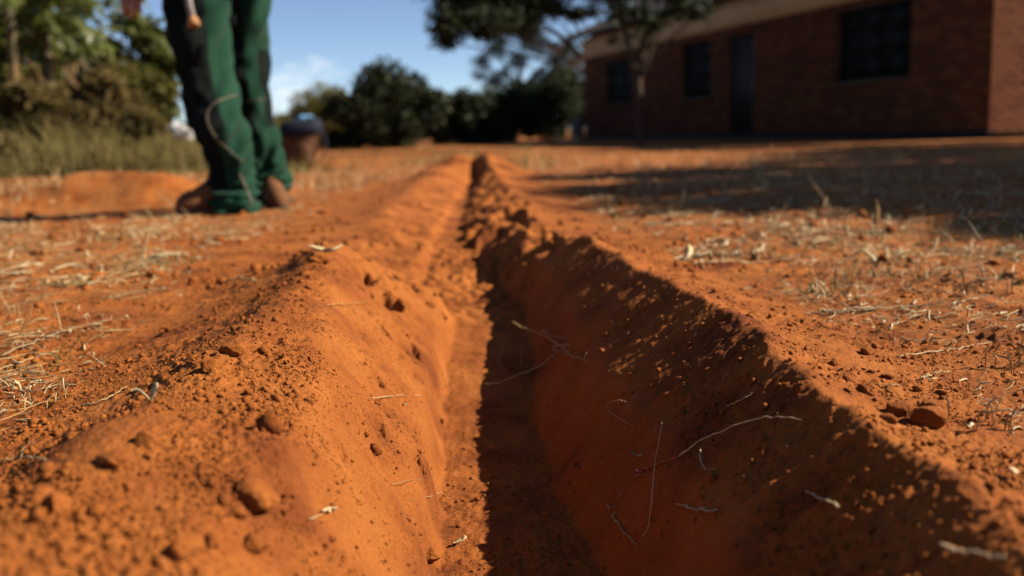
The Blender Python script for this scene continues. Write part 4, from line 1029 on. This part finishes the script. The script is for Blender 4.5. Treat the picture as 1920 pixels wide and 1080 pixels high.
# ------------------------------------------------------------------ straw litter
def litter(name, n, ymin, ymax, lmed, wmed, mat, seed, label, curl=.35, stand=.12, thr=.0, tm=.62):
    rnd = np.random.default_rng(seed); N = n * 8
    y = ymin * (ymax / ymin) ** rnd.random(N); x = y * rnd.uniform(-tm, tm, N)
    _, xl, _, _, _, _, xr = profile(x, y)
    d = np.maximum(xl - .26 - x, x - xr - .14)
    k = (d > 0) | (y > 6.8)
    pt = pn(x * 3.3, y * 3.3, seed % 7 + 500) + .6 * pn(x * 9, y * 9, seed % 7 + 501)
    k &= rnd.random(N) < sst(thr - .25, thr + .45, pt) * sst(0, .14, d)
    x, y = x[k][:n], y[k][:n]; n = len(x)
    ln = lmed * np.exp(rnd.normal(0, .55, n)); w = wmed * np.exp(rnd.normal(0, .35, n)); az = rnd.normal(.25, .9, n) + math.pi * rnd.integers(0, 2, n)
    cv = rnd.normal(0, curl, n); st = np.where(rnd.random(n) < stand, rnd.uniform(.35, 1.2, n), rnd.uniform(0, .10, n))
    S = 5; P = []
    zz0 = ground_z(x, y)
    for s in range(S):
        t = s / (S - 1) - .5; a = az + cv * t * 2
        px_ = x + np.cos(a) * ln * t * np.cos(st); py_ = y + np.sin(a) * ln * t * np.cos(st)
        P.append(np.stack([px_, py_, np.maximum(ground_z(px_, py_), zz0) + w * .8 + np.abs(np.sin(st)) * ln * (t + .5) + .004 * np.abs(cv) * (1 - 4 * t * t)], 1))
    P = np.stack(P, 1)
    T = np.gradient(P, axis=1); T /= np.linalg.norm(T, axis=2)[..., None] + 1e-9
    sd_ = np.stack([-T[..., 1], T[..., 0], np.zeros_like(T[..., 0])], -1); sd_ /= np.linalg.norm(sd_, axis=2)[..., None] + 1e-9; upv = np.cross(T, sd_)
    tp = np.array([.7, 1, 1, .85, .35])[None, :, None] * w[:, None, None]
    V = np.stack([P + sd_ * tp, P + upv * tp * .55, P - sd_ * tp], 2)      # three-sided blade
    V = V.reshape(n, S * 3, 3); base = (np.arange(n) * S * 3)[:, None]
    q = []
    for s in range(S - 1):
        for c in range(3): q.append([s * 3 + c, s * 3 + (c + 1) % 3, (s + 1) * 3 + (c + 1) % 3, (s + 1) * 3 + c])
    Q = (base[:, None, :] + np.array(q)[None]).reshape(-1, 4)
    o = link(name, mesh_np(name, V.reshape(-1, 3), Q, mat, False)); o['kind'] = 'stuff'; tag(o, label, 'straw'); return o
litter('straw_litter', 2600, .6, 3.4, .027, .0007, STRAW, 101, 'dry straw lying over the red earth on both sides of the trench', .3, .06, .0)
litter('straw_litter', 1300, .7, 3.4, .014, .0013, STRAW_PALE, 102, 'bleached bits of grass leaf among the straw', .3, .12, .02)
litter('straw_litter', 1200, .6, 3.4, .009, .0012, STICK, 105, 'dark scraps of dead leaf and bark trodden into the earth', .4, .06, .0)
litter('straw_litter', 3200, 1.9, 9.0, .048, .0022, STRAW, 103, 'straw trodden into the yard farther off', .3, .07, .0)
litter('straw_litter', 1500, 1.9, 9.0, .030, .0034, STRAW_PALE, 104, 'pale stubble scattered over the yard farther off', .4, .12, .08)

# ------------------------------------------------------------------ stems and leaves that can be singled out
def stem(name, label, pts, r, mat, lift=.003, cat='straw', n=24, parent=None, flat=1.0, taper=(1, .6), sides=7, group='single straws and stems', lifts=None, cam_pull=None):
    q = [hit(p[0], p[1], lift if lifts is None else lifts[i]) for i, p in enumerate(pts)]
    if cam_pull is not None:                                   # inner points pulled towards the camera, clear of the hollow wall between its two ends
        ya, yb = q[0].y, q[-1].y
        for i in range(1, len(pts) - 1):
            t = i / (len(pts) - 1); c = at_y(pts[i][0], pts[i][1], ya + (yb - ya) * t - cam_pull * math.sin(math.pi * t))
            if c.z > gz(c.x, c.y) + .002: q[i] = c
    S = spline(q, n); m = MB(); rj = np.random.default_rng(int(pts[0][0] * 7 + pts[0][1])); S[1:-1] += rj.normal(0, r * .35, (n - 2, 3)); R = .68 * r * np.linspace(taper[0], taper[1], n) * (1 + rj.uniform(-.22, .22, n)); R[0] *= .45; R[-1] *= .25; flat = min(flat, .6)
    if parent is None:
        c = S[0]; m.tube(S - c, R, sides, flat); o = m.build(name, mat, None, True); o.location = c; tag(o, label, cat, group)
    else:
        c = np.array(parent.location); m.tube(S - c, R, sides, flat); o = m.build(name, mat, parent, True)
    return o
# long curved grass stem on the shaded wall
p0 = hit(1190, 897); g = empty('fallen_grass', p0); tag(g, 'long curved grass stem with purple-red base lying on the shaded trench wall', 'grass stem', 'single straws and stems')
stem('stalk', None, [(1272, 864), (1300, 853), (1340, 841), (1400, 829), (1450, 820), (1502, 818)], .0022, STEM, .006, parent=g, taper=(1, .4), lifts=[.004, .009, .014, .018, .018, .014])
stem('red_base', None, [(1188, 897), (1210, 888), (1240, 875), (1274, 863)], .0018, STEM_RED, .004, parent=g, taper=(1.1, .9))
stem('curled_leaf', None, [(1313, 858), (1314, 876), (1324, 892), (1346, 903)], .0012, STRAW_PALE, .005, parent=g, flat=.4, lifts=[.008, .006, .006, .012])
stem('root_thread', None, [(1190, 897), (1172, 920), (1160, 940), (1150, 960), (1148, 975)], .0006, STICK, .003, parent=g)
stem('lower_joint', None, [(1148, 972), (1160, 990), (1175, 1010), (1196, 1032)], .0017, STRAW, .004, parent=g, taper=(1.1, .6))
for a_, b_ in (((1186, 905), (1202, 898)), ((1160, 940), (1165, 933)), ((1136, 952), (1144, 962)), ((1143, 984), (1156, 968)), ((1190, 892), (1198, 890))):
    stem('husk', None, [a_, b_], .0017, HUSK, .005, parent=g, n=6, taper=(.5, 1))
stem('hanging_grass', 'thin upright dry grass blade hanging down the shaded trench wall', [(1242, 810), (1232, 845), (1226, 885), (1223, 930), (1216, 985), (1205, 1030)], .0008, STEM, .012, n=30, flat=.5, taper=(.6, 1), cam_pull=.03)
stem('bent_straw', 'pale straw bent double on the shaded wall above the long stem', [(1174, 789), (1160, 781), (1144, 775), (1139, 780), (1152, 791), (1170, 799), (1188, 804)], .0010, STRAW_PALE, .006, n=30, taper=(1, .5), lifts=[.022, .020, .014, .010, .008, .006, .003])
g = empty('dry_grass_stalk', hit(1060, 668)); tag(g, 'dry uprooted grass stalk with fork and roots lying across the trench edge', 'grass stalk', 'single straws and stems')
stem('stalk', None, [(962, 661), (985, 662), (1015, 664), (1045, 668), (1070, 674)], .0023, STRAW, .006, parent=g, taper=(.9, .8), lifts=[.055, .045, .035, .020, .006])
stem('stalk', None, [(908, 727), (935, 717), (965, 706), (975, 700), (1010, 688), (1048, 675)], .0019, STEM, .006, parent=g, taper=(.8, 1), lifts=[.006, .018, .030, .032, .028, .016], cam_pull=.02)
stem('tendril', None, [(968, 664), (945, 668), (934, 685), (938, 700), (944, 704)], .0008, STRAW, .010, parent=g)
stem('tendril', None, [(978, 667), (977, 682), (977, 696)], .0008, STRAW, .010, parent=g)
stem('root', None, [(1036, 660), (1050, 668), (1066, 675), (1085, 680), (1106, 690)], .0026, STRAW, .007, parent=g, taper=(.8, .5))
stem('root', None, [(1038, 660), (1055, 657), (1072, 658)], .0016, STRAW_PALE, .009, parent=g); stem('root', None, [(1058, 670), (1072, 666)], .0016, STRAW_PALE, .009, parent=g, n=6); stem('root', None, [(1095, 684), (1100, 670)], .0016, STRAW, .008, parent=g, n=6)
stem('twig', 'short curled twig on the shaded wall above the uprooted stalk', [(1014, 627), (1022, 628), (1032, 635), (1046, 639), (1064, 641)], .0020, STRAW, .006, taper=(1.2, .8))
stem('straw', 'straight pale straw lying on the sunlit trench wall', [(698, 753), (725, 750), (755, 747), (789, 746)], .0012, STRAW_PALE, .004)
stem('straw', 'thin straw near the top of the sunlit wall under the holes', [(612, 578), (640, 574), (692, 572)], .0010, STRAW, .004)
stem('straw', 'short yellow straw low on the shaded right wall', [(1508, 932), (1530, 944), (1548, 950), (1576, 963)], .0015, STRAW_PALE, .005, taper=(.6, 1.1))
stem('straw', 'thick blurred straw at the bottom right of the trench wall', [(1762, 1038), (1790, 1050), (1830, 1056), (1885, 1068)], .0020, STRAW_PALE, .006)
stem('leaf_blade', 'folded dry leaf blade on the shaded wall below the long stem', [(1266, 954), (1290, 960), (1318, 966), (1345, 966)], .0030, HUSK, .005, flat=.35, taper=(.5, 1))
stem('leaf_blade', 'dry leaf sliver half-buried near the crest of the shaded wall', [(1362, 768), (1385, 760), (1412, 745)], .0014, STRAW, .004, flat=.5)
stem('straw', 'wispy straw on the sunlit wall above the trench floor', [(735, 915), (770, 908), (815, 900)], .0007, STRAW, .004)
stem('straw', 'broken straw at the foot of the sunlit wall', [(778, 944), (805, 938), (832, 926)], .0010, STRAW, .004)

def leafy(name, label, px, py, size, mat, seed, cat='dry leaf', lift=.004, az=0.0, tilt=.5, ends=3, group='dry leaves'):
    """a shrivelled leaf: curled blade pieces joined at a point"""
    rd = random.Random(seed); c = hit(px, py, lift); V = []; Q = []; k0 = 0
    for e in range(ends):
        a = az + e * (2.3 if ends > 1 else 0) + rd.uniform(-.3, .3); ln = size * rd.uniform(.7, 1.1); n = 7
        for i in range(n):
            t = i / (n - 1); w = size * .20 * math.sin(math.pi * min(1, .18 + t * .82)) + .0003; zz = ln * (tilt * t * (1 - .3 * t) + .1 * math.sin(t * 4 + seed))
            x, y = math.cos(a + .5 * t) * ln * t, math.sin(a + .5 * t) * ln * t; sx, sy = -math.sin(a), math.cos(a)
            V += [(x + sx * w, y + sy * w, zz + w * .8), (x, y, zz), (x - sx * w, y - sy * w, zz + w * .8), (x, y, zz - .0006)]
            if i:
                b = k0 + i * 4
                for cc in range(4): Q.append([b - 4 + cc, b - 4 + (cc + 1) % 4, b + (cc + 1) % 4, b + cc])
        k0 = len(V)
    o = link(name, mesh_np(name, V, np.array(Q), mat, True)); o.location = c; tag(o, label, cat, group); return o
leafy('dry_leaf', 'curled cream dry leaf lying on the crest of the left bank', 612, 478, .036, STRAW_PALE, 3, az=.2, tilt=.45)
leafy('dry_leaf', 'shrivelled grey leaf standing on the outer edge of the left bank', 284, 758, .015, HUSK, 5, az=1.0, tilt=.9, ends=2)
leafy('husk_chip', 'pale husk chip lying on the trench floor near the bottom', 868, 1024, .012, HUSK, 8, az=1.2, tilt=.4, ends=2, cat='husk')
leafy('husk_chip', 'small pale chip below the straight straw on the sunlit wall', 757, 765, .009, HUSK, 9, az=.6, tilt=.3, ends=1, cat='husk')
leafy('husk_chip', 'small torn husk above the purple-red stem base', 1197, 862, .010, HUSK, 10, az=2.6, tilt=.5, ends=2, cat='husk')
leafy('husk_chip', 'pale pinkish crumb of husk near the crest of the shaded wall', 1302, 636, .010, HUSK, 12, az=.3, tilt=.2, ends=1, cat='husk')
leafy('dry_leaf', 'pale curled leaf at the right edge above the bank', 1905, 900, .010, HUSK, 15, az=1.1, tilt=.7, ends=2)
# seed head on the sunlit wall
g = empty('seed_head', hit(606, 978)); tag(g, 'small seed head on a short stalk on the sunlit wall', 'seed head')
stem('stalk', None, [(580, 984), (594, 978), (606, 972)], .0010, STRAW_PALE, .004, parent=g, n=8)
stem('head', None, [(604, 972), (612, 969), (622, 967), (633, 969)], .0034, HUSK, .006, parent=g, n=10, taper=(.7, .6), flat=.8)
# sticks lying on the ground either side
for pts, r, lb in (([(1680, 672), (1740, 664), (1800, 656), (1860, 644)], .0022, 'long thin stick on the right ground above the stubble'), ([(1540, 590), (1620, 586), (1700, 580), (1772, 572)], .0036, 'thicker stick lying farther back on the right ground'),
                   ([(1725, 715), (1750, 706), (1782, 700)], .0024, 'short pale straw beside the clods right of the bank'), ([(1640, 722), (1670, 723), (1690, 724)], .0010, 'thin short straw at the toe of the right bank'),
                   ([(2, 672), (60, 648), (130, 622), (212, 602)], .0030, 'long dry stalk lying on the left ground'), ([(-10, 700), (40, 682), (110, 660)], .0022, 'second dry stalk below the longest one on the left ground'),
                   ([(130, 770), (190, 755), (240, 728)], .0018, 'dark stalk on the left ground above the crumbs'), ([(0, 868), (50, 862), (95, 868)], .0018, 'dark bent stick at the left edge of the left bank'),
                   ([(40, 860), (44, 842), (68, 828)], .0010, 'thin bent straw standing at the left edge'), ([(78, 535), (120, 536), (170, 533)], .0050, 'pale broken stalk on the left ground farther back'),
                   ([(420, 532), (450, 528), (482, 533)], .0045, 'short pale stalk on the ground behind the left bank'), ([(1430, 350), (1475, 352), (1510, 345)], .008, 'pale stick lying in the shade of the yard')):
    stem('fallen_stick', lb, pts, r, STRAW if r < .0026 or 'pale' in lb else STICK, r * 1.2, cat='stick')

def stubble(px, py, n, h, seed, label, mat=STRAW_PALE, spread=.02):
    """tuft of cut, bent grass stubs; each stub a part"""
    rd = random.Random(seed); c = hit(px, py); g = empty('stubble_tuft', c); tag(g, label, 'grass tuft', 'tufts of dry stubble')
    for i in range(n):
        x, y = rd.uniform(-1, 1) * spread, rd.uniform(-1, 1) * spread; z = gz(c.x + x, c.y + y) - c.z
        az = rd.uniform(0, 6.28); le = rd.uniform(.2, 1.1); hh = h * rd.uniform(.5, 1.1); m = MB()
        P_ = [(x, y, z - .002), (x + math.cos(az) * hh * .15 * le, y + math.sin(az) * hh * .15 * le, z + hh * .5), (x + math.cos(az) * hh * .55 * le, y + math.sin(az) * hh * .55 * le, z + hh * (.85 - .35 * le)), (x + math.cos(az + .3) * hh * 1.1 * le, y + math.sin(az + .3) * hh * 1.1 * le, z + hh * (1.05 - .45 * le))]
        m.tube(spline(P_, 9), np.array([.7, 1.1, 1.4, 1.5, 1.4, 1.2, .9, .6, .25]) * .0010 * (h / .03) * rd.uniform(.6, 1.3), 6, flat=.28); m.build('blade', mat if rd.random() < .75 else STRAW, g, True)
for i, (px, py, n, h, lb, sp) in enumerate(((1840, 805, 9, .032, 'tangled straw tuft on the right bank beside the clods', .03), (1895, 700, 8, .030, 'dark-shaded straw tuft at the right edge', .03), (1838, 540, 9, .050, 'bright spiky tuft of pale stubble at the right', .04),
                                            (1702, 652, 4, .028, 'single curved stubs standing on the right ground', .03), (1640, 640, 5, .030, 'small stubble tuft left of the curved stubs', .03), (1575, 620, 5, .030, 'pale leaf scraps near the right bank crest', .03),
                                            (1335, 498, 8, .045, 'grassy tuft behind the crest of the right bank', .05), (1795, 720, 5, .026, 'stubs around the thin stick right of the bank', .03), (1450, 440, 8, .05, 'small tuft standing in sun at the edge of the shade', .06),
                                            (60, 760, 9, .030, 'matted straw tuft on the left ground', .05), (150, 690, 7, .030, 'green-tinged straw tuft on the left ground', .04), (200, 605, 6, .016, 'pale tuft where the long stalk ends on the left', .04))):
    stubble(px, py, n, h, 400 + i, lb, WEED if i == 10 else STRAW_PALE, sp)
